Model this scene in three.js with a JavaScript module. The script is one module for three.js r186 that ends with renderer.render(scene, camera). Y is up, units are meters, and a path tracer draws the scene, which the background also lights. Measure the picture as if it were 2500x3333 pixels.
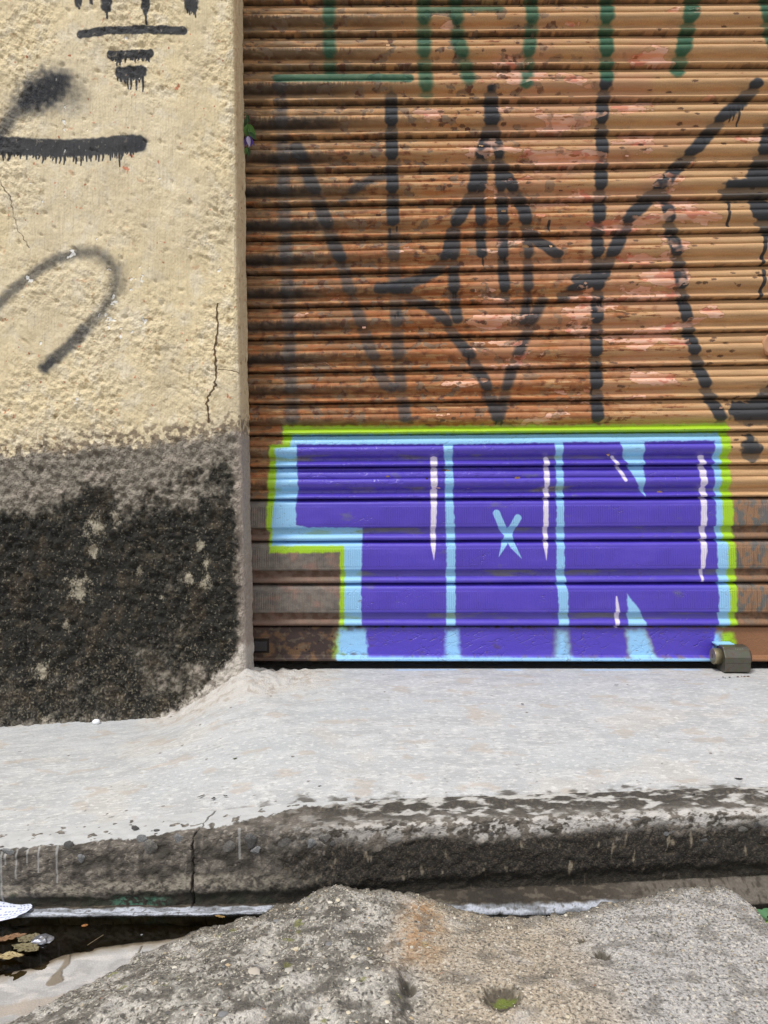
import * as THREE from 'three';
import { mergeGeometries, mergeVertices, toCreasedNormals } from 'three/addons/utils/BufferGeometryUtils.js';
import { RoundedBoxGeometry } from 'three/addons/geometries/RoundedBoxGeometry.js';

// ---------------------------------------------------------------- camera, sky, sun, exposure
const FOC = 2503, PITCH = 3.3 * Math.PI / 180, ZC = 2.3, YC = 0.5975;   // a phone held low, 2.3 m from the shutter (pixels of the 2500 x 3333 photograph)
const scene = new THREE.Scene();
const camera = new THREE.PerspectiveCamera(2 * Math.atan(1666.5 / FOC) * 180 / Math.PI, 0.75, 0.05, 300);
camera.position.set(0, YC, ZC);
camera.rotation.set(-PITCH, 0, 0);
const renderer = new THREE.WebGLRenderer({ antialias: true });
renderer.toneMapping = THREE.LinearToneMapping;
renderer.toneMappingExposure = 1.72;
renderer.shadowMap.enabled = true;
{ // bright overcast sky, a little brighter overhead
  const w = 64, h = 32, d = new Float32Array(w * h * 4);
  for (let j = 0; j < h; j++) for (let i = 0; i < w; i++) {
    const el = Math.sin(((j + 0.5) / h - 0.5) * Math.PI), k = 0.28 * (1 + 2 * Math.max(0, el)), o = (j * w + i) * 4;
    d[o] = k * 0.985; d[o + 1] = k; d[o + 2] = k * 1.03; d[o + 3] = 1;
  }
  const t = new THREE.DataTexture(d, w, h, THREE.RGBAFormat, THREE.FloatType);
  t.mapping = THREE.EquirectangularReflectionMapping; t.magFilter = THREE.LinearFilter; t.needsUpdate = true;
  scene.background = t; scene.environment = t;
}
const sun = new THREE.DirectionalLight(new THREE.Color(1, 0.97, 0.93), 1.5);
sun.position.set(-2.6, 6.4, 2.9); sun.target.position.set(0, 0, 0);
sun.castShadow = true; sun.shadow.radius = 22; sun.shadow.mapSize.set(2048, 2048);
Object.assign(sun.shadow.camera, { left: -4, right: 4, top: 4, bottom: -4, near: 0.5, far: 20 });
scene.add(sun, sun.target);

// ---------------------------------------------------------------- numbers and noise
const clamp = (v, a = 0, b = 1) => v < a ? a : v > b ? b : v;
const lerp = (a, b, t) => a + (b - a) * t;
const sstep = (a, b, v) => { const t = clamp((v - a) / (b - a)); return t * t * (3 - 2 * t); };
function rng(seed) { let s = seed | 0; return () => { s = (s + 0x6d2b79f5) | 0; let t = Math.imul(s ^ (s >>> 15), 1 | s); t = (t + Math.imul(t ^ (t >>> 7), 61 | t)) ^ t; return ((t ^ (t >>> 14)) >>> 0) / 4294967296; }; }
const PM = new Uint16Array(2048), GX = new Float32Array(1024), GY = new Float32Array(1024), HV = new Float32Array(1024);
{ const r = rng(77), p = []; for (let i = 0; i < 1024; i++) p.push(i); for (let i = 1023; i > 0; i--) { const j = Math.floor(r() * (i + 1)), t = p[i]; p[i] = p[j]; p[j] = t; } for (let i = 0; i < 1024; i++) { PM[i] = PM[i + 1024] = p[i]; const a = r() * 6.28318; GX[i] = Math.cos(a) * 0.82; GY[i] = Math.sin(a) * 0.82; HV[i] = r(); } }
const hsh = (x, y, s) => HV[PM[(PM[(x + s * 131) & 1023] + y) & 1023]];
function vn(x, y, s) {      // gradient noise, 0..1, mean 0.5
  const ix = Math.floor(x), iy = Math.floor(y), fx = x - ix, fy = y - iy, q = s * 131;
  const u = fx * fx * (3 - 2 * fx), v = fy * fy * (3 - 2 * fy), p0 = PM[(ix + q) & 1023] + iy, p1 = PM[(ix + 1 + q) & 1023] + iy;
  const a = PM[p0 & 1023], b = PM[p1 & 1023], c = PM[(p0 + 1) & 1023], d = PM[(p1 + 1) & 1023];
  const A = GX[a] * fx + GY[a] * fy, B = GX[b] * (fx - 1) + GY[b] * fy, E = GX[c] * fx + GY[c] * (fy - 1), D = GX[d] * (fx - 1) + GY[d] * (fy - 1);
  return 0.5 + A + (B - A) * u + (E - A) * v + (A - B - E + D) * u * v;
}
function fbm(x, y, o, s) { let v = 0, a = 0.5, n = 0; for (let i = 0; i < o; i++) { v += a * vn(x, y, s + i * 7); n += a; a *= 0.5; const X = x * 1.78 + y * 0.97 + 3.7; y = y * 1.78 - x * 0.97 + 1.3; x = X; } return v / n; }
const W = { f1: 0, f2: 0, id: 0 };
function worley(x, y, s) {
  const ix = Math.floor(x), iy = Math.floor(y); let f1 = 9, f2 = 9, id = 0;
  for (let j = -1; j < 2; j++) for (let i = -1; i < 2; i++) {
    const cx = ix + i, cy = iy + j, px = cx + hsh(cx, cy, s) - x, py = cy + hsh(cx, cy, s + 5) - y, d = px * px + py * py;
    if (d < f1) { f2 = f1; f1 = d; id = hsh(cx, cy, s + 9); } else if (d < f2) f2 = d;
  }
  W.f1 = Math.sqrt(f1); W.f2 = Math.sqrt(f2); W.id = id; return W;
}
function interp(list, x) {   // [[x, value], ...] sorted by x
  if (x <= list[0][0]) return list[0][1];
  for (let i = 1; i < list.length; i++) if (x <= list[i][0]) return lerp(list[i - 1][1], list[i][1], (x - list[i - 1][0]) / (list[i][0] - list[i - 1][0]));
  return list[list.length - 1][1];
}
// photograph pixel -> point on an upright plane z = z0, or on a level plane y = y0
const CP = Math.cos(PITCH), SP = Math.sin(PITCH);
function ray(u, v) { const x = (u - 1250) / FOC, y = -(v - 1666.5) / FOC; return [x, y * CP - SP, -CP - y * SP]; }
function onZ(u, v, z) { const d = ray(u, v), t = (z - ZC) / d[2]; return [d[0] * t, YC + d[1] * t]; }
function onY(u, v, y) { const d = ray(u, v), t = (y - YC) / d[1]; return [d[0] * t, ZC + d[2] * t]; }
const ZW = 0.135;                                    // wall face; the shutter hangs at z = 0
const F2 = 2500 / 1659;
const SH = (u, v) => onZ(u, v, 0.006);               // on the shutter, source pixels
const FS = (x, y) => SH(x * F2, y * F2);             // on the shutter, pixels of the 1659-wide view
const FW = (x, y) => onZ(x * F2, y * F2, ZW);
const K3 = 1.8433;
const C3 = (x, y) => SH(780 + x / K3, 1350 + y / K3), C4 = (x, y) => SH(1600 + x / K3, 1350 + y / K3);
const R1 = (x, y) => SH(1600 + x / K3, y / K3), R2 = (x, y) => SH(1600 + x / K3, 700 + y / K3);

// ---------------------------------------------------------------- painting helpers (all in metres on the surface)
class Sheet {
  constructor(w, h, x0, x1, y0, y1) { Object.assign(this, { w, h, x0, x1, y0, y1 }); this.dx = (x1 - x0) / w; this.dy = (y1 - y0) / h; }
  mask() { return new Float32Array(this.w * this.h); }
  box(ax, ay, bx, by) { return [Math.max(0, Math.floor((ax - this.x0) / this.dx)), Math.max(0, Math.floor((ay - this.y0) / this.dy)), Math.min(this.w - 1, Math.ceil((bx - this.x0) / this.dx)), Math.min(this.h - 1, Math.ceil((by - this.y0) / this.dy))]; }
  // a line of paint: half width (m), softness (m), strength
  stroke(m, pts, hw, soft, alpha, wob = 0.15, seed = 3, mod = null) {
    for (let s = 0; s + 1 < pts.length; s++) {
      const [ax, ay] = pts[s], [bx, by] = pts[s + 1], h0 = Array.isArray(hw) ? hw[s] : hw, h1 = Array.isArray(hw) ? hw[s + 1] : hw, r = Math.max(h0, h1) * 1.4 + soft * 2;
      const [i0, j0, i1, j1] = this.box(Math.min(ax, bx) - r, Math.min(ay, by) - r, Math.max(ax, bx) + r, Math.max(ay, by) + r);
      const vx = bx - ax, vy = by - ay, ll = vx * vx + vy * vy + 1e-12;
      for (let j = j0; j <= j1; j++) { const y = this.y0 + (j + 0.5) * this.dy;
        for (let i = i0; i <= i1; i++) { const x = this.x0 + (i + 0.5) * this.dx;
          const t = clamp(((x - ax) * vx + (y - ay) * vy) / ll), qx = x - ax - vx * t, qy = y - ay - vy * t, o = j * this.w + i;
          let h = lerp(h0, h1, t), al = alpha;
          if (mod) h *= mod[o];
          h *= 1 + wob * (vn(x * 70, y * 70, seed) - 0.5) * 2;
          const a = al * (1 - sstep(h - soft, h + soft, Math.sqrt(qx * qx + qy * qy)));
          if (a > m[o]) m[o] = a;
        } }
    }
  }
  // a filled outline: calls put(index, coverage)
  poly(pts, soft, put, rag = 0, seed = 5) {
    let ax = 9, ay = 9, bx = -9, by = -9; for (const [x, y] of pts) { ax = Math.min(ax, x); ay = Math.min(ay, y); bx = Math.max(bx, x); by = Math.max(by, y); }
    const r = soft * 1.2 + rag, [i0, j0, i1, j1] = this.box(ax - r, ay - r, bx + r, by + r), n = pts.length;
    for (let j = j0; j <= j1; j++) { const y = this.y0 + (j + 0.5) * this.dy;
      for (let i = i0; i <= i1; i++) { const x = this.x0 + (i + 0.5) * this.dx;
        let d = 1e9, ins = false;
        for (let k = 0, l = n - 1; k < n; l = k++) {
          const [xk, yk] = pts[k], [xl, yl] = pts[l], ex = xl - xk, ey = yl - yk, wx = x - xk, wy = y - yk, t = clamp((wx * ex + wy * ey) / (ex * ex + ey * ey + 1e-12)), qx = wx - ex * t, qy = wy - ey * t;
          d = Math.min(d, qx * qx + qy * qy);
          if ((yk > y) !== (yl > y) && x < (xl - xk) * (y - yk) / (yl - yk) + xk) ins = !ins;
        }
        let sd = (ins ? -1 : 1) * Math.sqrt(d); if (rag) sd += (fbm(x * 60, y * 60, 2, seed) - 0.5) * 2 * rag;
        const a = 1 - sstep(-soft, soft, sd); if (a > 0) put(j * this.w + i, a, x, y);
      } }
  }
  color(rgb) { const t = new THREE.DataTexture(rgb, this.w, this.h, THREE.RGBAFormat); t.colorSpace = THREE.SRGBColorSpace; return fin(t); }
  grey(f, lo, hi) {
    const d = new Uint8Array(this.w * this.h * 4);
    for (let i = 0; i < f.length; i++) { const v = clamp((f[i] - lo) / (hi - lo)) * 255; d[i * 4] = d[i * 4 + 1] = d[i * 4 + 2] = v; d[i * 4 + 3] = 255; }
    return fin(new THREE.DataTexture(d, this.w, this.h, THREE.RGBAFormat));
  }
  uv(x, y) { return [(x - this.x0) / (this.x1 - this.x0), (y - this.y0) / (this.y1 - this.y0)]; }
}
function fin(t) { t.magFilter = THREE.LinearFilter; t.minFilter = THREE.LinearFilter; t.wrapS = t.wrapT = THREE.MirroredRepeatWrapping; t.needsUpdate = true; return t; }
const C = [0, 0, 0];                                  // the running colour of a texel, sRGB 0-255
const set = (c) => { C[0] = c[0]; C[1] = c[1]; C[2] = c[2]; };
const mixc = (c, a) => { if (a <= 0) return; if (a > 1) a = 1; C[0] += (c[0] - C[0]) * a; C[1] += (c[1] - C[1]) * a; C[2] += (c[2] - C[2]) * a; };
const mulc = (k) => { C[0] *= k; C[1] *= k; C[2] *= k; };
const wr = (d, o) => { o *= 4; d[o] = clamp(C[0], 0, 255); d[o + 1] = clamp(C[1], 0, 255); d[o + 2] = clamp(C[2], 0, 255); d[o + 3] = 255; };

// ---------------------------------------------------------------- object helpers
const taken = {};
function numbered(n) { taken[n] = (taken[n] ?? -1) + 1; return taken[n] ? n + '_' + String(taken[n]).padStart(3, '0') : n; }
function shadows(o) { o.castShadow = true; o.receiveShadow = true; return o; }
function thing(name, label, category, pos = [0, 0, 0], group) {
  const o = new THREE.Group(); o.name = numbered(name); o.position.set(...pos); o.userData = { label, category }; if (group) o.userData.group = group; scene.add(o); return o;
}
function part(name, geo, mat, parent, pos) { const m = shadows(new THREE.Mesh(geo, mat)); m.name = name; if (pos) m.position.set(...pos); parent.add(m); return m; }
function solo(name, geo, mat, label, category, pos, group) {
  const m = shadows(new THREE.Mesh(geo, mat)); m.name = numbered(name); m.userData = { label, category }; if (group) m.userData.group = group; if (pos) m.position.set(...pos); scene.add(m); return m;
}
function struct(name, geo, mat) { const m = shadows(new THREE.Mesh(geo, mat)); m.name = name; m.userData.kind = 'structure'; scene.add(m); return m; }
function grid(nu, nv, fn, uvf) {   // fn(i, j) -> [x, y, z]; uvf(i, j, p) -> [u, v]
  const p = new Float32Array(nu * nv * 3), t = new Float32Array(nu * nv * 2), ix = [];
  for (let j = 0; j < nv; j++) for (let i = 0; i < nu; i++) {
    const o = j * nu + i, q = fn(i, j), w = uvf(i, j, q); p[o * 3] = q[0]; p[o * 3 + 1] = q[1]; p[o * 3 + 2] = q[2]; t[o * 2] = w[0]; t[o * 2 + 1] = w[1];
    if (i + 1 < nu && j + 1 < nv) ix.push(o, o + 1, o + nu, o + 1, o + nu + 1, o + nu);
  }
  const g = new THREE.BufferGeometry(); g.setAttribute('position', new THREE.BufferAttribute(p, 3)); g.setAttribute('uv', new THREE.BufferAttribute(t, 2)); g.setIndex(ix); g.computeVertexNormals(); return g;
}
function box(x0, x1, y0, y1, z0, z1) { const g = new THREE.BoxGeometry(x1 - x0, y1 - y0, z1 - z0); g.translate((x0 + x1) / 2, (y0 + y1) / 2, (z0 + z1) / 2); return g; }
const std = (o) => new THREE.MeshStandardMaterial(o);
const lin = (r, g, b) => new THREE.Color().setRGB(r / 255, g / 255, b / 255, THREE.SRGBColorSpace);

// ---------------------------------------------------------------- heights of the ground
const YWAT = -0.320;                                  // water in the gutter
const zk = (x) => 0.744 - 0.0242 * x;                 // kerb face
const KERBTOP = [[0, 2748], [230, 2730], [520, 2705], [640, 2694], [960, 2678], [1500, 2660], [2000, 2648], [2500, 2634]].map(([u, v]) => { const p = onZ(u, v, 0.73); return [p[0], p[1]]; });
const ykerb = (x) => interp(KERBTOP, x) + (fbm(x * 9, 1, 3, 61) - 0.5) * 0.006;
const BASE = [[-900, 2390], [0, 2365], [300, 2350], [540, 2333], [575, 2318], [620, 2287], [680, 2256], [740, 2222], [775, 2195], [800, 2180], [830, 2190], [900, 2203]].map(([u, v]) => onZ(u, v, ZW));
const YB = (x) => x > BASE[11][0] ? -0.004 : interp(BASE, x);     // ground where it meets the wall face, and the same line on to the right
const XCOR = [[-0.3, -0.386], [0.03, -0.396], [0.3, -0.3985], [1.0, -0.405], [1.9, -0.409], [2.5, -0.412]];   // wall corner by height
const xcor = (y) => interp(XCOR, y);
function yPav(x, z) {
  const wd = clamp(z - ZW, 0, 1) * 0.55 + 0.004; let yb = 0; for (let d = -2; d <= 2; d++) yb += YB(x + d * wd * 0.5) * 0.2;
  const k = ykerb(x), zz = zk(x) - 0.012, right = sstep(-0.62, -0.1, x);
  if (z >= ZW) { const q = clamp((z - ZW) / (zz - ZW), 0, 1.15); return k + (yb - k) * (1 - Math.pow(q, lerp(1.0, 1.45, right))); }
  return z < 0.02 ? lerp(-0.005, -0.035, sstep(0.02, 0.0, z)) : lerp(-0.005, YB(x), sstep(0.02, ZW, z));
}

// ---------------------------------------------------------------- plaster wall
const WS = new Sheet(1140, 1720, -1.42, -0.20, -0.25, 2.10);   // u runs along the face and on round the corner into the reveal
const DADO = [[0, 985], [80, 978], [160, 975], [200, 968], [300, 962], [400, 950], [470, 945], [500, 925], [545, 940]].map(([x, y]) => FW(x, y));
const ydado = (x) => interp(DADO, x) + (fbm(x * 14, 3, 3, 41) - 0.5) * 0.03;
const BLOT = [[172, 1272, 26], [205, 1190, 15], [300, 1235, 9], [430, 1180, 12], [445, 1215, 12], [410, 1250, 14], [445, 1258, 13], [205, 1140, 22], [250, 1120, 12], [90, 1450, 20], [430, 1545, 10], [100, 1570, 18], [140, 1350, 10], [350, 1290, 8]].map(([x, y, r]) => [...FW(x, y), r * F2 / FOC * 2.165]);
const roughAt = (x, y) => clamp(sstep(0.40, 0.64, fbm(x * 4.2 + 3, y * 3.6, 4, 15)) + 0.35 * sstep(1.05, 0.8, y));
function wallHeight(x, y) {     // relief of the wall face, metres
  const yd = ydado(x), lo = sstep(0.012, -0.012, y - yd);
  let h = (fbm(x * 4, y * 4, 3, 11) - 0.5) * 0.016;
  const rough = roughAt(x, y);
  h += (fbm(x * 34, y * 30, 3, 12) - 0.5) * lerp(0.0042, 0.0095, rough) * lerp(1, 1.25, lo);
  h += (fbm(x * 95, y * 85, 2, 13) - 0.5) * lerp(0.0012, 0.0100, rough) * lerp(1, 1.35, lo);
  const pit = fbm(x * 40 + 9, y * 48, 2, 18); h -= sstep(0.70, 0.80, pit) * 0.004;
  if (lo > 0) { const a = fbm(x * 13 + 2, y * 15, 3, 19) - 0.5, b = fbm(x * 30 + 2, y * 26, 2, 20) - 0.5; h += lo * (0.004 + 0.007 * (0.16 - Math.abs(a)) * 4 - 0.003 + (0.12 - Math.abs(b)) * 0.022); }
  return h;
}
let wallMat;
{
  const { w, h } = WS, blk = WS.mask(), soft = WS.mask(), crk = WS.mask(), px = F2 / FOC * 2.165;
  const P = (l) => l.map(([x, y]) => FW(x, y));
  const drips = (x0, x1, y, n, len, seed) => { const r = rng(seed); for (let i = 0; i < n; i++) { const x = lerp(x0, x1, (i + r()) / n), yy = typeof y === 'function' ? y(x) : y, l = len * (0.3 + r() * r() * 1.9); WS.stroke(blk, P([[x, yy], [x + (r() - 0.5) * 3, yy + l * 0.6], [x + (r() - 0.5) * 3, yy + l]]), [px * 3.2, px * 2, px * 1.4], px * 0.9, 0.95, 0.1); } };
  WS.stroke(blk, P([[173, 73], [230, 64], [300, 61], [350, 62], [394, 64]]), px * 8.5, px * 1.6, 0.93, 0.16);
  WS.stroke(blk, P([[238, 117], [280, 114], [322, 112]]), px * 8.5, px * 1.6, 0.95, 0.2); drips(238, 325, 121, 14, 9, 5); drips(238, 256, 121, 5, 20, 6);
  WS.stroke(blk, P([[258, 155], [303, 152]]), px * 12, px * 1.8, 0.96, 0.2); drips(253, 308, 160, 13, 28, 7);
  for (const [x, l, b] of [[168, 16, 9], [195, 5, 4], [228, 36, 13], [313, 48, 11], [412, 22, 18]]) {
    WS.stroke(blk, P([[x, -40], [x, Math.min(12, l * 0.4)], [x, l * 0.62]]), [px * b, px * b * 0.8, px * 3], px * 2, 0.95, 0.2); WS.stroke(blk, P([[x, 0], [x + 2, l]]), px * 2.2, px, 0.95);
  }
  drips(402, 426, 14, 6, 20, 9);
  WS.stroke(blk, P([[-60, 312], [0, 312], [60, 316], [130, 318], [200, 316], [260, 310], [298, 309]]), px * 18, px * 2.6, 0.94, 0.1); drips(0, 298, (x) => interp([[0, 326], [130, 332], [298, 322]], x), 62, 17, 12);
  WS.stroke(soft, P([[285, 308], [302, 310]]), px * 14, px * 12, 0.45, 0.3);
  WS.stroke(soft, P([[-30, 330], [4, 280], [22, 250], [50, 222]]), px * 15, px * 12, 0.65, 0.3);
  WS.stroke(soft, P([[52, 222], [75, 205], [105, 190], [128, 178]]), [px * 22, px * 32, px * 36, px * 26], px * 22, 0.98, 0.3);
  WS.stroke(soft, P([[110, 180], [140, 190], [150, 200]]), px * 30, px * 30, 0.42, 0.3);
  WS.stroke(soft, P([[100, 220], [160, 210]]), px * 18, px * 24, 0.30, 0.3);
  WS.stroke(soft, P([[-40, 690], [0, 650], [40, 615], [80, 582], [120, 558], [165, 545]]), px * 10, px * 7, 0.58, 0.3);
  WS.stroke(soft, P([[165, 545], [205, 545], [232, 560], [247, 582], [250, 610], [238, 645], [212, 680], [180, 712]]), px * 11, px * 13, 0.55, 0.35);
  WS.stroke(soft, P([[225, 560], [255, 580], [256, 620]]), px * 14, px * 16, 0.36, 0.35);
  WS.stroke(soft, P([[180, 712], [150, 745], [122, 770], [95, 793]]), px * 12, px * 7, 0.70, 0.3);
  WS.stroke(soft, P([[112, 780], [96, 794]]), px * 10, px * 4, 0.85, 0.3);
  const chipW = WS.mask(), chipR = WS.mask(), spotAt = (m, l) => { for (const [a, b, r, s] of l) WS.stroke(m, P([[a, b], [a + 0.1, b]]), px * r * 0.4, px * r, s, 0.3); };
  spotAt(chipW, [[150, 545, 22, 0.8], [60, 605, 14, 0.8], [230, 690, 22, 0.9], [243, 650, 16, 0.9], [236, 580, 18, 0.6], [300, 600, 30, 0.55], [250, 730, 36, 0.55], [310, 690, 20, 0.5], [130, 255, 16, 0.6], [140, 235, 14, 0.6], [270, 80, 8, 1], [80, 735, 18, 0.6], [170, 860, 14, 0.7], [520, 850, 8, 0.6], [470, 585, 16, 0.6], [205, 515, 10, 0.4], [175, 1000, 10, 0.3]]);
  spotAt(chipR, [[265, 360, 26, 0.9], [285, 335, 16, 0.8], [165, 215, 7, 1], [285, 195, 14, 0.8], [385, 185, 18, 0.8], [115, 290, 6, 1.2], [320, 220, 20, 0.4], [140, 860, 20, 0.6], [170, 870, 14, 0.8], [50, 915, 26, 0.6], [20, 890, 20, 0.6], [215, 450, 10, 0.7], [515, 560, 10, 0.8], [300, 800, 20, 0.4], [500, 860, 20, 0.5]]);
  const crack = (l, wd, seed) => { const r = rng(seed), q = []; for (let i = 0; i + 1 < l.length; i++) for (let k = 0; k < 6; k++) q.push([lerp(l[i][0], l[i + 1][0], k / 6) + (r() - 0.5) * 5, lerp(l[i][1], l[i + 1][1], k / 6)]); q.push(l[l.length - 1]); WS.stroke(crk, P(q), q.map(() => px * wd * (0.3 + r() * 0.9)), px * 0.7, 0.95, 0.3); };
  crack([[469, 655], [470, 720], [464, 760], [467, 800], [465, 832], [450, 858], [447, 880], [451, 912]], 1.9, 3);
  crack([[470, 798], [495, 800], [520, 806]], 0.5, 4); crack([[-5, 388], [22, 425], [28, 462]], 0.8, 5); crack([[28, 462], [40, 500], [62, 535]], 0.4, 6);
  const rgb = new Uint8Array(w * h * 4), bmp = new Float32Array(w * h);
  const CREAM = [222, 207, 175], CREAM2 = [222, 204, 165], PALE = [224, 214, 192], BLACK = [38, 40, 46];
  for (let j = 0; j < h; j++) { const y = WS.y0 + (j + 0.5) * WS.dy;
    for (let i = 0; i < w; i++) {
      const x = WS.x0 + (i + 0.5) * WS.dx, o = j * w + i, xc = xcor(y), rev = x > xc ? 1 : 0, corner = sstep(0.045, 0.0, Math.abs(x - xc));
      const nA = fbm(x * 3, y * 3, 3, 21), nB = fbm(x * 24, y * 20, 3, 22), nC = vn(x * 210, y * 190, 23), nD = fbm(x * 80, y * 70, 3, 24);
      const yd = ydado(Math.min(x, xc)), d = y - yd;
      const rgk = roughAt(x, y); let hh = (nD - 0.5) * lerp(0.35, 1.5, rgk) + (nC - 0.5) * lerp(0.25, 0.7, rgk) + (fbm(x * 150, y * 14, 2, 29) - 0.5) * lerp(0.9, 0.3, rgk);
      set(CREAM); mixc(CREAM2, sstep(0.4, 0.65, nA) * 0.75); mixc(PALE, sstep(0.5, 0.7, nB) * 0.55); mulc(0.95 + 0.09 * nC);
      if (rev) mixc([205, 182, 146], 0.75 * sstep(0.3, 0.6, fbm(x * 60, y * 8, 3, 26) + 0.15));
      // soil held in the pores, worn specks of red clay and white undercoat
      mixc([148, 124, 88], sstep(0.64, 0.84, fbm(x * 45 + 5, y * 52, 2, 27)) * (0.15 + 0.5 * rgk)); mixc([206, 190, 158], sstep(0.45, 0.7, fbm(x * 9, y * 3.5, 3, 49)) * 0.45);
      mixc([186, 136, 100], sstep(0.74, 0.84, fbm(x * 26 + 15, y * 30, 3, 28)) * 0.6 * (0.3 + 0.7 * nC));
      mixc([160, 92, 62], sstep(0.845, 0.875, fbm(x * 60 + 25, y * 52, 2, 30)) * 0.8);
      const wch = fbm(x * 62 + 45, y * 62, 3, 31) * 0.9 + 0.06 + chipW[o] * 0.52; mixc([196, 108, 78], sstep(0.60, 0.70, fbm(x * 70 + 5, y * 56, 3, 50) * 0.8 + chipR[o] * 0.26) * 0.75);
      // black and grey spray
      const grain = 0.75 + 0.5 * vn(x * 420, y * 420, 33);
      mixc(BLACK, soft[o] * clamp(grain * (0.75 + 0.5 * nD)));
      mixc([44, 46, 52], blk[o] * (0.95 - 0.3 * sstep(0.66, 0.74, nD)));
      if (wch > 0.80) { mixc([236, 235, 232], sstep(0.80, 0.83, wch) * 0.9); hh -= 0.5; }
      // cement band at the foot: bare render, black mould in grains, pale scabs
      if (d < 0.10) {
        const low = clamp(-d / 0.62), edge = sstep(0.012, -0.012, d + (fbm(x * 50, y * 50, 3, 34) - 0.5) * 0.05);
        if (d > -0.02) mixc([112, 98, 82], sstep(0.50, 0.66, fbm(x * 52, y * 60, 4, 35) * 0.85 + 0.04 + 0.16 * sstep(0.08, 0.0, d) - (x < -0.95 ? 0.06 : 0)) * sstep(0.10, 0.02, d) * 0.8);
        if (edge > 0) {
          const c0 = [C[0], C[1], C[2]], m1 = fbm(x * 9, y * 9, 3, 36), m2 = fbm(x * 55, y * 48, 3, 37), m3 = vn(x * 260, y * 250, 38);
          set([142, 134, 122]); mixc([112, 105, 95], sstep(0.38, 0.66, m2)); mixc([164, 152, 140], sstep(0.6, 0.72, nB) * 0.6); mulc(0.86 + 0.26 * m3);
          const up = sstep(0.035, 0.26, -d + (m1 - 0.5) * 0.22), dn = sstep(0.50, 0.66, -d + (m1 - 0.5) * 0.2);
          const big = fbm(x * 4.2 + 1, y * 5, 3, 58); let mould = up * (1.02 - 0.30 * dn - 0.32 * sstep(0.50, 0.74, big)) - corner * 0.55 * (1 - rev) - rev * 0.7;
          if (x < -1.02) mould -= 0.05;
          const gr = m2 * 0.45 + m3 * 0.16 + m1 * 0.35 + fbm(x * 22, y * 5, 3, 59) * 0.24;
          const mk = sstep(0.22, 0.80, mould * 0.98 + (gr - 0.6) * 1.15 + (vn(x * 120, y * 110, 47) - 0.5) * 0.25);
          mixc([27, 26, 21], mk * 0.96); mixc([64, 54, 42], mk * sstep(0.52, 0.70, fbm(x * 14, y * 9, 4, 39)) * 0.6); mixc([22, 22, 19], mk * sstep(0.5, 0.68, fbm(x * 15 + 4, y * 13, 3, 40)) * 0.8);
          const sp = fbm(x * 170, y * 170, 2, 43); mixc([158, 147, 126], sstep(0.58, 0.72, sp * 0.7 + fbm(x * 60 + 3, y * 60, 2, 46) * 0.3 + 0.06 * dn) * 0.62 * mk); mixc([92, 80, 62], sstep(0.56, 0.70, fbm(x * 42 + 7, y * 36, 3, 48)) * 0.4 * mk);
          for (const [bx, by, br] of BLOT) { const q = Math.hypot(x - bx, (y - by) * 0.9) / br; if (q < 1.9) mixc([182, 172, 152], sstep(1.25, 0.2, q + (m2 - 0.5) * 2.4 + (m3 - 0.5) * 0.9) * 0.8); }
          const strip = rev ? 1 : sstep(0.028, 0.008, xc - x + (m2 - 0.5) * 0.03);
          mixc([172, 158, 146], strip * (rev ? 0.85 : 0.7) * sstep(0.25, 0.5, m2 + 0.1));
          // pale mortar heaped in the corner
          const fil = (y - YB(x)) * 1.0 - lerp(0.075, 0.012, sstep(0.0, 0.17, xc - x)) + (m2 - 0.5) * 0.05 + (m3 - 0.5) * 0.012;
          mixc([192, 184, 174], sstep(0.012, -0.012, fil) * (x > -0.64 ? 1 : 0.25) * 0.95);
          hh += (m2 - 0.5) * 1.9 + (m3 - 0.5) * 1.0 + (vn(x * 120, y * 110, 47) - 0.5) * 1.1 - 0.5 * mk * (m3 - 0.3);
          const e2 = edge; C[0] = lerp(c0[0], C[0], e2); C[1] = lerp(c0[1], C[1], e2); C[2] = lerp(c0[2], C[2], e2);
        }
      }
      if (crk[o] > 0.02) { mixc([92, 70, 48], crk[o] * (x < -0.8 ? 0.5 : 0.9)); hh -= crk[o] * 2.4; }
      bmp[o] = hh; wr(rgb, o);
    } }
  wallMat = std({ map: WS.color(rgb), bumpMap: WS.grey(bmp, -2.4, 1.6), bumpScale: 0.0085, roughness: 0.93 });
}
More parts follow.
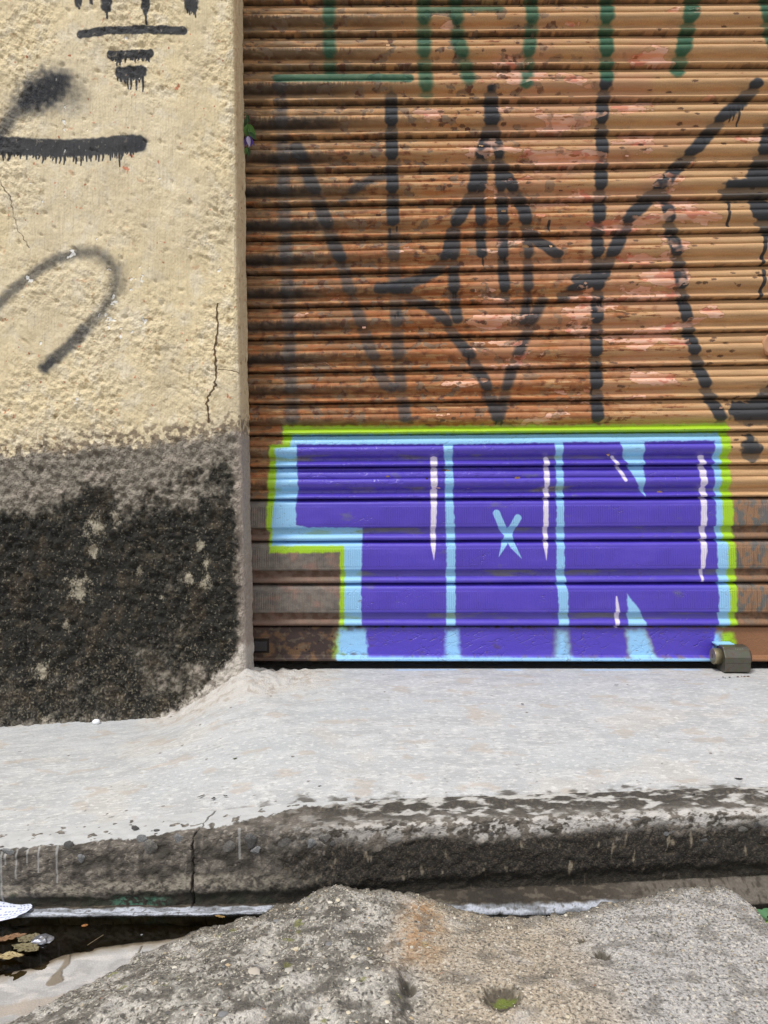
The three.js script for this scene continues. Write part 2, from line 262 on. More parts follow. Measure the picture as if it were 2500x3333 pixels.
{
  const cols = []; for (let x = -1.42; x < -1.15; x += 0.02) cols.push(x); for (let x = -1.15; x <= -0.4265; x += 0.0044) cols.push(x);
  const nF = cols.length, nC = 7, nR = 32, nu = nF + nC + nR, rows = []; for (let y = -0.25; y < 2.61; y += y < 2.1 ? 0.0044 : 0.02) rows.push(y);
  const RAD = 0.013, zBack = 0.0185;
  const q = grid(nu, rows.length, (i, j) => {
    const y = rows[j], xc = xcor(y) + (fbm(y * 8, 2, 3, 51) - 0.5) * 0.004 + (fbm(y * 45, 4, 2, 52) - 0.5) * 0.003;
    if (i < nF) { const k = (cols[i] + 1.42) / (cols[nF - 1] + 1.42), x = lerp(-1.42, xc - RAD, k); return [x, y, ZW - 0.004 + wallHeight(x, y) * sstep(0, 0.03, xc - x + 0.01) ]; }
    if (i < nF + nC) { const a = (i - nF + 1) / (nC + 1) * Math.PI / 2, hh = wallHeight(xc, y) * 0.35, r = RAD + hh; return [xc - RAD + Math.sin(a) * r, y, ZW - 0.004 - RAD + Math.cos(a) * r]; }
    const k = (i - nF - nC) / (nR - 1), z = lerp(ZW - 0.004 - RAD, zBack, k), hh = (fbm(z * 30, y * 14, 3, 53) - 0.5) * 0.006 + (fbm(z * 90, y * 70, 2, 54) - 0.5) * 0.003;
    return [xc + hh + k * 0.004, y, z];
  }, (i, j, p) => {
    const y = p[1], xc = xcor(y); let u = p[0];
    if (i >= nF + nC) u = xc + 0.012 + (ZW - 0.004 - RAD - p[2]); else if (i >= nF) u = xc - RAD + 0.025 * (i - nF + 1) / (nC + 1);
    return WS.uv(u, y);
  });
  const wall = thing('plaster_wall', 'cream plastered house wall with black spray marks and a mouldy cement foot', 'wall', [0, 0, 0]);
  part('plaster_face', q, wallMat, wall);
  const brick = std({ color: lin(150, 128, 104), roughness: 0.95 });
  part('wall_core', box(-1.42, -0.475, -0.3, 2.6, -0.25, 0.105), brick, wall);
  part('outer_plaster', box(-5, -1.42, -0.3, 2.6, -0.25, 0.131), std({ color: lin(222, 203, 160), roughness: 0.93 }), wall);
  part('lintel', box(-5, 5, 2.6, 3.4, -0.25, 0.131), std({ color: lin(222, 203, 160), roughness: 0.93 }), wall);
  part('right_pier', box(2.02, 5, -0.3, 2.6, -0.25, 0.131), std({ color: lin(222, 203, 160), roughness: 0.93 }), wall);
}
// the dark shop behind the shutter
{
  const g = mergeGeometries([box(-1.2, 2.4, 2.55, 2.6, -2.2, -0.252), box(-1.2, 2.4, -0.3, 2.55, -2.25, -2.2), box(-1.25, -1.2, -0.3, 2.55, -2.2, -0.252), box(2.4, 2.45, -0.3, 2.55, -2.2, -0.252)]);
  struct('shop_interior', g, std({ color: lin(90, 84, 76), roughness: 0.95 }));
}

// ---------------------------------------------------------------- roller shutter: where each slat ends
const SEAML = [8, 114, 222, 335, 446, 555, 664, 775, 886, 993, 1100, 1207, 1311, 1415, 1521, 1626, 1763, 1902, 2041, 2149];
const SEAMR = [3, 107, 216, 324, 432, 539, 646, 755, 864, 972, 1080, 1188, 1297, 1405, 1514, 1620, 1758, 1898, 2041, 2150];
const SEAM = SEAML.map((l, i) => { const a = SH(1300, l), b = SH(2400, SEAMR[i]); return [a[0], a[1], b[0], b[1]]; });
for (let i = 0; i < 6; i++) { const s = SEAM[0], d = 0.0985; SEAM.unshift([s[0], s[1] + d, s[2], s[3] + d]); }
const seamY = (i, x) => { const s = SEAM[i], k = clamp((x - s[0]) / (s[2] - s[0]), -0.35, 1.35); return lerp(s[1], s[3], k); };
const NSL = SEAM.length - 1, WIDE0 = NSL - 4, BAR = NSL - 1;    // slats 0..WIDE0-1 are ribbed, three flat ones, then the bottom bar
const SS = new Sheet(1440, 1600, -0.475, 1.36, 0, 2.08);
let shutterMat, flakeSpots = [];
{
  const { w, h } = SS, N = w * h, idx = new Uint8Array(N), tt = new Float32Array(N), mod = SS.mask(), px = F2 / FOC * 2.294;
  for (let i = 0; i < w; i++) {
    const x = SS.x0 + (i + 0.5) * SS.dx, ys = SEAM.map((_, k) => seamY(k, x)); let k = NSL - 1;
    for (let j = 0; j < h; j++) { const y = SS.y0 + (j + 0.5) * SS.dy; while (k > 0 && y > ys[k]) k--; const o = j * w + i; idx[o] = k; tt[o] = clamp((ys[k] - y) / (ys[k] - ys[k + 1])); }
  }
  // how far spray reaches into the ribs: full on the bulges, pinched above the undercut, thin in the recess
  for (let o = 0; o < N; o++) { const t = tt[o]; mod[o] = idx[o] < WIDE0 ? Math.min(1, 1.05 - 0.45 * sstep(0.54, 0.66, t) + 0.45 * sstep(0.67, 0.71, t)) * (1 - 0.25 * sstep(0.08, 0.02, t)) : 1; }
  const blk = SS.mask(), grey = SS.mask(), grn = SS.mask(), thin = SS.mask(), P = (l) => l.map(([x, y]) => FS(x, y));
  const B = (l, wd, a, soft = 3, m = blk, sd = 3) => SS.stroke(m, P(l), px * wd * 0.53, px * soft, a, 0.13, sd, mod);
  B([[606, 190], [612, 330], [615, 480], [622, 620], [626, 760], [632, 912]], 25, 0.62, 6, grey);
  B([[640, 318], [665, 375], [690, 440], [712, 500], [735, 560]], 27, 0.80, 5); B([[735, 560], [755, 625], [775, 680], [800, 755], [832, 832], [850, 840]], 24, 0.68, 5, grey);
  B([[845, 205], [846, 330], [849, 480]], 25, 0.95, 3); B([[849, 500], [851, 560], [856, 680], [864, 830], [876, 905]], 25, 0.72, 5, grey);
  B([[742, 432], [775, 405], [805, 385], [848, 376]], 18, 0.72, 5); B([[738, 430], [790, 428]], 10, 0.6, 4);
  B([[1061, 200], [1060, 260], [1048, 310], [1035, 350], [1025, 400], [1015, 430]], 26, 0.95); B([[1015, 430], [998, 460], [978, 500], [968, 550]], 26, 0.92);
  B([[966, 552], [945, 580], [915, 600], [860, 620], [820, 627]], 24, 0.88, 4); B([[820, 622], [880, 630]], 22, 0.8, 4);
  B([[1064, 200], [1068, 280], [1078, 340], [1082, 400], [1085, 450], [1086, 550], [1090, 640]], 22, 0.92); B([[1046, 330], [1040, 400], [1036, 460], [1040, 550]], 20, 0.92);
  B([[1078, 350], [1105, 405], [1130, 450], [1140, 500]], 26, 0.92); B([[1140, 505], [1175, 530], [1205, 555]], 24, 0.88); B([[1140, 520], [1141, 580], [1140, 640], [1130, 700]], 20, 0.8, 4);
  B([[985, 475], [980, 550], [980, 620], [987, 690]], 22, 0.88, 4); B([[880, 640], [925, 662], [960, 690], [985, 730], [1010, 762]], 22, 0.82, 4); B([[1010, 762], [1040, 810], [1060, 860], [1075, 905]], 24, 0.85, 4);
  B([[1172, 650], [1150, 690], [1128, 742], [1100, 815], [1078, 900]], 22, 0.78, 5);
  B([[1307, 180], [1300, 240], [1300, 330], [1296, 420], [1290, 520], [1291, 640], [1286, 780], [1290, 908]], 25, 0.94);
  B([[1634, 185], [1605, 215], [1570, 245], [1530, 290], [1495, 330], [1460, 365], [1430, 400]], 25, 0.95); B([[1430, 400], [1395, 435], [1365, 465], [1345, 500], [1325, 545]], 27, 0.93);
  B([[1322, 545], [1305, 590], [1270, 612], [1215, 640]], 25, 0.93); B([[1245, 605], [1300, 600]], 22, 0.85);
  B([[1425, 402], [1442, 450], [1450, 500], [1465, 560], [1474, 640], [1488, 720], [1508, 790], [1530, 850], [1558, 908]], 25, 0.93);
  for (const l of [[[1700, 760], [1659, 900], [1600, 1050], [1560, 1130]], [[1680, 1100], [1560, 1135], [1430, 1150]], [[1600, 1180], [1610, 1260], [1650, 1330], [1700, 1400]]]) SS.stroke(blk, l.map(([x, y]) => R1(x, y)), px * 22, px * 3, 0.95, 0.15, 3, mod);
  for (const l of [[[1720, 1060], [1640, 1110], [1600, 1150]], [[1480, 1175], [1560, 1200], [1660, 1190]], [[1550, 1335], [1553, 1400], [1560, 1425]]]) SS.stroke(blk, l.map(([x, y]) => R2(x, y)), px * (l[0][0] === 1550 ? 9 : 22), px * 3, 0.93, 0.25);
  SS.stroke(blk, [[1550, 1400], [1565, 1430]].map(([x, y]) => R2(x, y)), px * 20, px * 4, 0.9, 0.3);
  for (const l of [[[1422, 1225], [1420, 1290], [1422, 1355]]]) SS.stroke(thin, l.map(([x, y]) => R1(x, y)), px * 3, px, 0.95, 0.3);
  for (const l of [[[1640, 135], [1635, 220], [1625, 290]], [[1632, 335], [1630, 400], [1612, 490]]]) SS.stroke(thin, l.map(([x, y]) => R2(x, y)), px * 4, px, 0.95, 0.3);
  { const r = rng(4); const dr = (x, y, l) => SS.stroke(thin, [R1(x, y), R1(x + (r() - 0.5) * 6, y + l)], [px * 3, px * 1.6], px, 0.9, 0.3);
    for (const [x, y, l] of [[1425, 650, 75], [1448, 650, 70], [1480, 640, 110], [1505, 620, 40], [1275, 835, 28], [345, 1330, 60]]) dr(x, y, l);
    for (let k = 0; k < 26; k++) { const o = [[849, 480], [1290, 640], [1040, 550], [1086, 550], [980, 620], [1290, 780], [1474, 640], [856, 680], [1140, 640], [1286, 830], [1075, 905], [1010, 770]][k % 12]; const p = FS(o[0] + (r() - 0.5) * 18, o[1] + (r() - 0.3) * 20); SS.stroke(thin, [p, [p[0], p[1] - 0.008 - r() * 0.02]], [px * 2.5, px * 1.4], px, 0.8, 0.3); } }
  B([[711, -10], [711, 60], [713, 165]], 24, 0.85, 6, grn); B([[600, 170], [700, 170], [800, 169], [884, 171]], 17, 0.88, 3, grn); B([[916, 8], [916, 110], [921, 200]], 27, 0.82, 6, grn);
  B([[984, 8], [990, 90], [1003, 130], [1012, 170]], 27, 0.84, 6, grn); B([[930, 22], [990, 18], [1080, 16]], 16, 0.72, 6, grn); B([[1147, 5], [1150, 50], [1142, 110], [1136, 182]], 25, 0.84, 5, grn);
  B([[1311, -10], [1309, 60], [1311, 165]], 27, 0.93, 4, grn); B([[1500, -10], [1490, 40], [1478, 95], [1464, 150]], 30, 0.9, 4, grn); B([[1655, -10], [1659, 40], [1670, 100]], 28, 0.9, 4, grn);
  // --- the block letters
  const lime = SS.mask(), blue = SS.mask(), purp = SS.mask(), whit = SS.mask(), mx = (m) => (o, a) => { if (a > m[o]) m[o] = a; }, cut = (m) => (o, a) => { m[o] *= 1 - a; };
  const S = (l) => l.map(([u, v]) => SH(u, v)), e = 0.0028;
  SS.poly(S([[918, 1386], [1600, 1384], [2100, 1380], [2368, 1376], [2373, 1400], [2376, 1560], [2378, 1622], [2384, 1628], [2386, 1715], [2387, 1757], [2392, 1765], [2395, 1857], [2394, 1895], [2397, 1910], [2398, 2001], [2400, 2041], [1104, 2041], [1105, 2000], [1108, 1900], [1106, 1798], [876, 1800], [878, 1735], [866, 1724], [870, 1640], [874, 1540], [876, 1448], [921, 1447]]), e * 1.5, mx(lime), 0.004);
  SS.poly(S([[1104, 2044], [1130, 2044], [1128, 2134], [1084, 2132]]), 0.011, mx(lime), 0.008); SS.poly(S([[2352, 2062], [2390, 2058], [2405, 2112], [2352, 2112]]), 0.009, mx(lime), 0.004);
  SS.poly(S([[948, 1415], [2342, 1407], [2347, 1440], [2346, 1622], [2350, 1630], [2351, 1757], [2368, 1766], [2370, 1895], [2373, 1910], [2376, 2041], [1120, 2041], [1122, 1900], [1120, 1776], [884, 1777], [886, 1735], [884, 1724], [890, 1640], [898, 1560], [896, 1459], [944, 1455]]), e * 1.3, mx(blue), 0.003);
  SS.poly(S([[1100, 2046], [1560, 2046], [1500, 2136], [1096, 2134]]), 0.013, mx(blue), 0.008); SS.poly(S([[2300, 2060], [2350, 2060], [2350, 2140], [2300, 2140]]), 0.012, mx(blue), 0.006);
  for (const pl of [[[967, 1447], [1300, 1446], [1442, 1446], [1448, 1500], [1448, 1626], [1452, 1763], [1452, 2041], [1178, 2041], [1176, 1900], [1181, 1718], [1000, 1716], [966, 1706], [964, 1640], [972, 1590], [966, 1500]],
    [[1474, 1447], [1803, 1441], [1808, 1500], [1810, 1626], [1810, 1902], [1815, 1930], [1819, 2041], [1483, 2041], [1482, 1763], [1476, 1626]],
    [[1832, 1440], [2016, 1438], [2030, 1490], [2052, 1535], [2078, 1585], [2100, 1622], [2098, 1585], [2097, 1438], [2325, 1434], [2322, 1500], [2326, 1622], [2330, 1757], [2335, 1860], [2339, 2041], [2107, 2041], [2090, 2000], [2056, 1952], [2038, 1929], [2042, 2000], [2045, 2041], [1852, 2041], [1848, 1930], [1838, 1860], [1835, 1626]]]) SS.poly(S(pl), e, mx(purp), 0.003);
  SS.poly(S([[1190, 2044], [2332, 2044], [2322, 2140], [1200, 2138]]), 0.006, mx(purp), 0.006);
  for (const [l, sf] of [[[[1808, 2046], [1852, 2046], [1866, 2150], [1800, 2150]], 0.012], [[[2036, 2046], [2104, 2046], [2146, 2150], [2046, 2150]], 0.007], [[[1452, 2046], [1492, 2046], [1504, 2150], [1446, 2150]], 0.012]]) { SS.poly(S(l), sf, cut(purp), 0.005); SS.poly(S(l), sf * 2.2, mx(blue), 0.006); }
  SS.poly(S([[1095, 2132], [2312, 2138], [2312, 2160], [1095, 2160]]), 0.004, mx(blue), 0.004); SS.poly(S([[1095, 2136], [2312, 2140], [2312, 2160], [1095, 2160]]), 0.003, cut(purp));
  const XM = SS.mask(); SS.stroke(XM, [C4(28, 590), C4(66, 678), C4(100, 722), C4(125, 785), C4(178, 860)], [0.011, 0.011, 0.011, 0.009, 0.0006], 0.0015, 1, 0.06); SS.stroke(XM, [C4(156, 618), C4(120, 682), C4(96, 730), C4(72, 780), C4(42, 850)], [0.011, 0.011, 0.011, 0.008, 0.0006], 0.0015, 1, 0.06);
  SS.stroke(whit, [C3(1165, 262), C3(1166, 420), C3(1165, 560), C3(1161, 690), C3(1162, 780), C3(1165, 868)], [0.0105, 0.0105, 0.009, 0.008, 0.008, 0.0006], 0.0022, 0.95, 0.16, 8, mod);
  SS.stroke(whit, [C4(331, 270), C4(330, 420), C4(324, 560), C4(323, 690), C4(323, 780), C4(327, 870)], [0.0085, 0.0085, 0.008, 0.0075, 0.007, 0.0006], 0.0022, 0.95, 0.16, 8, mod);
  SS.stroke(whit, [C4(728, 252), C4(750, 292), C4(775, 345), C4(800, 392)], [0.005, 0.006, 0.006, 0.005], 0.002, 0.92, 0.16, 8, mod);
  SS.stroke(whit, [C4(1262, 255), C4(1270, 400), C4(1271, 560), C4(1270, 680), C4(1270, 820), C4(1262, 935), C4(1262, 998)], [0.010, 0.011, 0.0095, 0.0095, 0.0095, 0.006, 0.004], 0.0025, 0.92, 0.18, 8, mod);
  SS.stroke(whit, [C4(746, 1090), C4(752, 1150), C4(757, 1198), C4(752, 1270)], [0.0025, 0.0055, 0.0075, 0.006], 0.002, 0.92, 0.16);
  // --- composition
  const rgb = new Uint8Array(N * 4), bmp = new Float32Array(N), rgh = new Float32Array(N);
  const TAN = [200, 160, 116], TAN2 = [174, 137, 98], OCH = [184, 140, 94], RUST = [144, 84, 46], RUST2 = [100, 58, 36], PINK = [220, 172, 148], PINK2 = [232, 194, 172], SALM = [196, 112, 92], DIRT = [66, 50, 38];
  const xL = -0.42, XA = FS(1000, 0)[0], XB = FS(1330, 0)[0], YA = FS(0, 120)[1], YB2 = FS(0, 880)[1], XR = FS(1600, 0)[0];
  for (let j = 0; j < h; j++) { const y = SS.y0 + (j + 0.5) * SS.dy;
    for (let i = 0; i < w; i++) {
      const x = SS.x0 + (i + 0.5) * SS.dx, o = j * w + i, t = tt[o], k = idx[o], kk = k * 13;
      const n1 = fbm(x * 5, y * 5, 3, 101), st = fbm(x * 11, y * 150 + kk, 3, 102), fine = vn(x * 330, y * 330, 103), med = fbm(x * 46, y * 60, 3, 104), ver = fbm(x * 170, y * 14 + kk, 2, 105);
      let hh = 0, ro = 0.72, chipk = 0;
      if (k < WIDE0) {
        const leftness = clamp(1 - sstep(XA - 0.05, XB + 0.2, x + (n1 - 0.5) * 0.35)), lowness = sstep(1.75, 1.0, y);
        set(TAN); mixc(TAN2, sstep(0.35, 0.7, st) * 0.55); mixc(OCH, leftness * (0.35 + 0.65 * lowness) * 0.9); mulc(0.93 + 0.12 * fine);
        // rust bleeding along the crests
        const crest = Math.max(sstep(0.12, 0.2, t) * sstep(0.34, 0.26, t), sstep(0.355, 0.38, t) * sstep(0.60, 0.46, t), sstep(0.84, 0.88, t) * sstep(0.97, 0.92, t));
        const zone = clamp(leftness * (0.35 + 0.75 * lowness) + 0.75 * sstep(XA - 0.1, XA + 0.1, x) * sstep(XR + 0.05, XR - 0.25, x) * lowness * 0.7);
        const ru = sstep(0.52, 0.60, st * 0.62 + med * 0.34 + n1 * 0.18 + crest * 0.09 + (fine - 0.5) * 0.12 - (1 - zone) * 0.34);
        mixc(RUST, ru * 0.72); mixc(RUST2, ru * sstep(0.55, 0.75, med) * 0.7); mixc([178, 104, 54], zone * sstep(0.45, 0.6, fbm(x * 8 + 3, y * 90 + kk, 2, 106)) * 0.45);
        // flaked areas: the pink undercoat and, deeper, the red primer
        const zx = sstep(XA - 0.12, XA + 0.12, x + (n1 - 0.5) * 0.3) * sstep(XR - 0.02, XR - 0.26, x + (n1 - 0.5) * 0.35), zy = sstep(YA + 0.22, YA - 0.05, y) * sstep(YB2 - 0.1, YB2 + 0.1, y);
        mixc([190, 142, 110], zx * zy * 0.6 * sstep(0.42, 0.56, fbm(x * 4 + 2, y * 14, 4, 131))); const fl = fbm(x * 5 + kk * 0.7, y * 17, 4, 107) * 0.85 + med * 0.15 - (1 - zx * zy) * 0.16 - 0.02 * (1 - lowness) - 0.015;
        const pk = sstep(0.545, 0.552, fl);
        if (pk > 0) { set([lerp(C[0], PINK[0], pk), lerp(C[1], PINK[1], pk), lerp(C[2], PINK[2], pk)]); mixc(PINK2, pk * sstep(0.5, 0.7, fbm(x * 20, y * 60, 2, 108)) * 0.6); mixc(SALM, pk * sstep(0.60, 0.66, fbm(x * 16 + 8, y * 40 + kk, 3, 109)) * 0.7); mixc([206, 140, 96], pk * sstep(0.52, 0.62, fbm(x * 9, y * 120, 2, 120)) * 0.5); mixc(RUST, pk * sstep(0.64, 0.70, st * 0.6 + med * 0.45) * 0.8); hh -= pk * 0.9; chipk = pk; }
        const rim = sstep(0.515, 0.54, fl) * (1 - sstep(0.545, 0.551, fl)); mixc([140, 104, 74], rim * 0.2); hh += rim * 0.5;
        // small brown pocks where the coat has burst, in rows along the crests
        worley(x * 40, y * 92, 110); const pock = W.id > 0.925 - 0.06 * sstep(0.5, 0.65, n1) ? sstep(0.42, 0.26, W.f1 + (fine - 0.5) * 0.25) * sstep(0.45, 0.6, fbm(x * 5 + 2, y * 10.15, 2, 111)) : 0;
        mixc([92, 66, 48], pock * 0.85); hh -= pock * 0.8;
        // dirt caked along the lip and under the crests, heavier towards the wall
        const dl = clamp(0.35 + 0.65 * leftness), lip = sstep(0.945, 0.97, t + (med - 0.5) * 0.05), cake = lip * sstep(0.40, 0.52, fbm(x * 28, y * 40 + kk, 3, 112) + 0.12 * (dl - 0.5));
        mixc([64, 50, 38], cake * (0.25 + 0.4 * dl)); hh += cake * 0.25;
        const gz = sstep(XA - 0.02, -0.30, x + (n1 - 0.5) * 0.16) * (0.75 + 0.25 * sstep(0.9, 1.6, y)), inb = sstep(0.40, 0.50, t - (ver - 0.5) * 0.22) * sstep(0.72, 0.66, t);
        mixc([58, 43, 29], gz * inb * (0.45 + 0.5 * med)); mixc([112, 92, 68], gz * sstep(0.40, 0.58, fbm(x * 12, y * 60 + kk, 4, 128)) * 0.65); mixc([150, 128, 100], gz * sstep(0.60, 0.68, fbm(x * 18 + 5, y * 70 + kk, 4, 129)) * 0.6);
        mixc([206, 168, 108], gz * sstep(0.73, 0.77, fbm(x * 120, y * 22 + kk, 2, 113)) * sstep(0.36, 0.42, t) * sstep(0.6, 0.5, t) * 0.5);
        // scabs where the coat has lifted down to grey primer
        const scab = leftness * sstep(0.60, 0.64, fbm(x * 22 + 3, y * 34 + kk, 4, 114)); mixc([122, 104, 88], scab * 0.75); mixc([92, 52, 36], scab * sstep(0.55, 0.62, med) * 0.7); hh -= scab * 0.9;
        // soot-black overspray behind the first letter
        const sm = sstep(0.20, 0.03, Math.abs(x + 0.29 + (n1 - 0.5) * 0.22 + (hsh(k, 5, 6) - 0.5) * 0.16)) * sstep(0.72, 0.95, y) * sstep(1.78, 1.62, y) * sstep(0.38, 0.62, t + (med - 0.5) * 0.15) * sstep(0.76, 0.68, t);
        mixc([34, 30, 30], sm * (0.55 + 0.4 * med));
      } else if (k < BAR) {
        const rt = sstep(0.9, 1.0, x);
        set([122, 114, 106]); mixc([100, 93, 88], sstep(0.35, 0.7, med) * 0.8); mixc([156, 112, 98], sstep(0.48, 0.74, fbm(x * 16, y * 30, 4, 115)) * 0.6); mixc([140, 134, 126], sstep(0.5, 0.7, ver) * 0.4); mixc([148, 112, 84], rt * sstep(0.38, 0.55, fbm(x * 26, y * 22, 3, 116) + 0.05) * 0.95); mixc([104, 102, 100], rt * sstep(0.50, 0.64, fbm(x * 40, y * 26, 3, 117)));
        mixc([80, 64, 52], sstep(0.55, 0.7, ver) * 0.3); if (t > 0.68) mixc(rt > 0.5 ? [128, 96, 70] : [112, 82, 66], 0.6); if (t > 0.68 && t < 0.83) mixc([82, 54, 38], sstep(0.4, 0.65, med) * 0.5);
         mulc(0.92 + 0.14 * fine);
      } else {
        const rt = sstep(0.3, 0.9, x); set([76, 56, 46]); mixc([58, 44, 40], sstep(0.35, 0.6, n1 + (med - 0.5) * 0.4)); mixc([132, 98, 62], (1 - rt) * sstep(0.58, 0.74, fbm(x * 24, y * 30, 4, 118) + 0.08) * 0.6); mixc([104, 92, 76], sstep(0.6, 0.66, med) * 0.6);
        mixc([142, 100, 70], rt * 0.95); mulc(0.9 + 0.2 * fine); worley(x * 60, y * 60, 119); if (W.id > 0.9 && x < -0.15) mixc([24, 18, 16], sstep(0.2, 0.1, W.f1));
        hh += (med - 0.5) * 0.8;
      }
      // old letters
      const keep = 1 - chipk * 0.72 * sstep(0.35, 0.6, fbm(x * 30, y * 40, 2, 121));
      const reach = k < WIDE0 ? 1 - 0.62 * sstep(0.64, 0.675, t) * sstep(0.85, 0.80, t) - 0.25 * sstep(0.82, 0.86, t) - 0.3 * sstep(0.10, 0.04, t) : 1; mixc([58, 62, 70], grey[o] * keep * reach * (0.75 + 0.35 * med)); mixc([44, 48, 56], blk[o] * keep * (0.08 + 0.92 * reach) * (0.95 + 0.05 * fine)); mixc([42, 42, 46], thin[o] * 0.95);
      mixc([28, 84, 64], grn[o] * keep * (0.1 + 0.9 * reach) * (0.75 + 0.25 * med)); mixc([64, 120, 98], grn[o] * sstep(0.55, 0.7, st) * 0.25);
      if (blk[o] > 0.5) hh += 0.15;
      // new letters; the spray thins in the recess under the big rib
      let g = 0;
      if (lime[o] + blue[o] + purp[o] > 0.01) {
        const rec = k < WIDE0 ? sstep(0.57, 0.64, t) * sstep(0.82, 0.74, t) : k < BAR ? sstep(0.66, 0.69, t) * sstep(0.84, 0.80, t) : 0, thinp = 1 - rec * (0.06 + 0.40 * sstep(0.52, 0.70, fbm(x * 7, y * 30, 3, 122)));
        const bare = 1 - 0.4 * sstep(0.68, 0.86, fbm(x * 13 + 4, y * 34, 4, 123)) * (k === BAR ? 1 : 0.5);
        const c = [[164, 206, 44], [150, 202, 244], [84, 67, 186]];
        mixc(c[0], lime[o] * thinp); mixc(c[1], blue[o] * thinp * (1 - sstep(0.6, 1, purp[o]))); mixc(c[2], purp[o] * thinp * bare); mixc([98, 80, 198], purp[o] * sstep(0.5, 0.68, fbm(x * 6, y * 18, 3, 124)) * 0.35);
        mixc(c[1], XM[o]); mixc([240, 232, 246], whit[o]); mulc(0.97 + 0.05 * fine);
        g = Math.max(lime[o], blue[o], purp[o]); ro = lerp(ro, 0.36, g);
        // the fresh coat sits on crazed old paint
        const ck = k === BAR ? 0.055 : 0.028; worley(x * 26 + (med - 0.5) * 1.4, y * 52 + (med - 0.5) * 1.4, 125);
        const cz = sstep(0.52, 0.60, fbm(x * 9, y * 16, 2, 126) + (k === BAR ? 0.12 : k < WIDE0 ? 0.02 : -0.07)); const cl = cz * (1 - sstep(0, ck, W.f2 - W.f1));
        hh -= cl * 2.2 * g; mixc([112, 82, 64], cl * g * 0.4 * sstep(0.45, 0.6, med));
      }
      if (k >= WIDE0 && k < BAR && t > 0.14 && t < 0.60) hh += 2.0 * (0.5 + 0.5 * Math.sin(x * 2 * Math.PI / 0.0054)) * sstep(0.14, 0.18, t) * sstep(0.60, 0.56, t) * (0.4 + 0.6 * sstep(0.35, 0.55, fbm(x * 6, y * 6, 2, 127)));
      hh += (med - 0.5) * 0.5 + (fine - 0.5) * 0.25; bmp[o] = hh; rgh[o] = ro + (med - 0.5) * 0.15; wr(rgb, o);
    } }
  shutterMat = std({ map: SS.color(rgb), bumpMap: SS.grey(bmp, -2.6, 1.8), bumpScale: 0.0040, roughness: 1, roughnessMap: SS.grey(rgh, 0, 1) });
}
// ---------------------------------------------------------------- roller shutter: geometry
const PROF_RIB = [[0, -0.014], [0.012, -0.0125], [0.022, -0.0042], [0.05, -0.00576], [0.09, -0.00396], [0.115, -0.00108], [0.135, 0.00312], [0.165, 0.0071], [0.21, 0.00966], [0.27, 0.01051], [0.318, 0.00937], [0.336, 0.00738], [0.345, 0.00682], [0.353, 0.00824], [0.37, 0.01136], [0.41, 0.01477], [0.46, 0.01619], [0.52, 0.01505], [0.58, 0.01136], [0.63, 0.00625], [0.662, 0.00142], [0.685, -0.00216], [0.72, -0.00396], [0.77, -0.0036], [0.81, -0.00036], [0.835, 0.00341], [0.86, 0.0088], [0.885, 0.0125], [0.915, 0.01392], [0.945, 0.01193], [0.963, 0.0071], [0.972, -0.0018], [0.984, -0.01], [1, -0.014]];
const PROF_FLAT = [[0, -0.014], [0.008, -0.0125], [0.016, -0.004], [0.03, 0.0013], [0.05, 0.00715], [0.08, 0.01066], [0.12, 0.01196], [0.3, 0.01222], [0.5, 0.01222], [0.62, 0.01196], [0.655, 0.0104], [0.668, 0.00585], [0.676, -0.0013], [0.69, -0.0039], [0.75, -0.00416], [0.8, -0.00208], [0.83, 0.0013], [0.86, 0.00754], [0.9, 0.01118], [0.94, 0.0104], [0.965, 0.00546], [0.976, -0.0039], [0.988, -0.011], [1, -0.014]];
const PROF_BAR = [[0, -0.0140], [0.012, -0.012], [0.02, -0.003], [0.06, -0.0015], [0.3, -0.001], [0.6, -0.001], [0.84, -0.001], [0.87, 0.0005], [0.885, 0.006], [0.90, 0.016], [0.915, 0.0185], [0.94, 0.0195], [0.985, 0.0195], [1.0, 0.017], [1.0, -0.014]];
const shutter = thing('roller_shutter', 'rusty brown slatted roller shutter with a purple block-letter graffiti along its foot', 'roller shutter', [0, 0, 0]);
const slats = [];
for (let k = 0; k < NSL; k++) {
  if (seamY(k + 1, 0) > 2.58) continue;
  const prof = k < WIDE0 ? PROF_RIB : k < BAR ? PROF_FLAT : PROF_BAR, xs = [];
  for (let x = -0.462; x < 1.4; x += 0.02) xs.push(x); xs.push(1.6, 1.8, 2.03);
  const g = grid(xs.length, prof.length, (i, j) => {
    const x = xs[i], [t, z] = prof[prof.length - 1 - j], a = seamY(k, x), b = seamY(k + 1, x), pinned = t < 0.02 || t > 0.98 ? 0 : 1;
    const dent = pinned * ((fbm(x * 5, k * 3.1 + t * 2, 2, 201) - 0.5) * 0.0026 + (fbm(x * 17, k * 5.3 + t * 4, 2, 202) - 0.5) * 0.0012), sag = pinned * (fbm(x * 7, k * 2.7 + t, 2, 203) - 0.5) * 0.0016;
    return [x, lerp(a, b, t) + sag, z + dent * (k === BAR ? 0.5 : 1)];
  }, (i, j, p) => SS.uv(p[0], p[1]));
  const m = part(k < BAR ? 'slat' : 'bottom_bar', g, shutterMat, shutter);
  if (k >= WIDE0 && k < BAR) m.userData.label = 'wide flat slat with fine upright ribs';
  slats[k] = m;
}
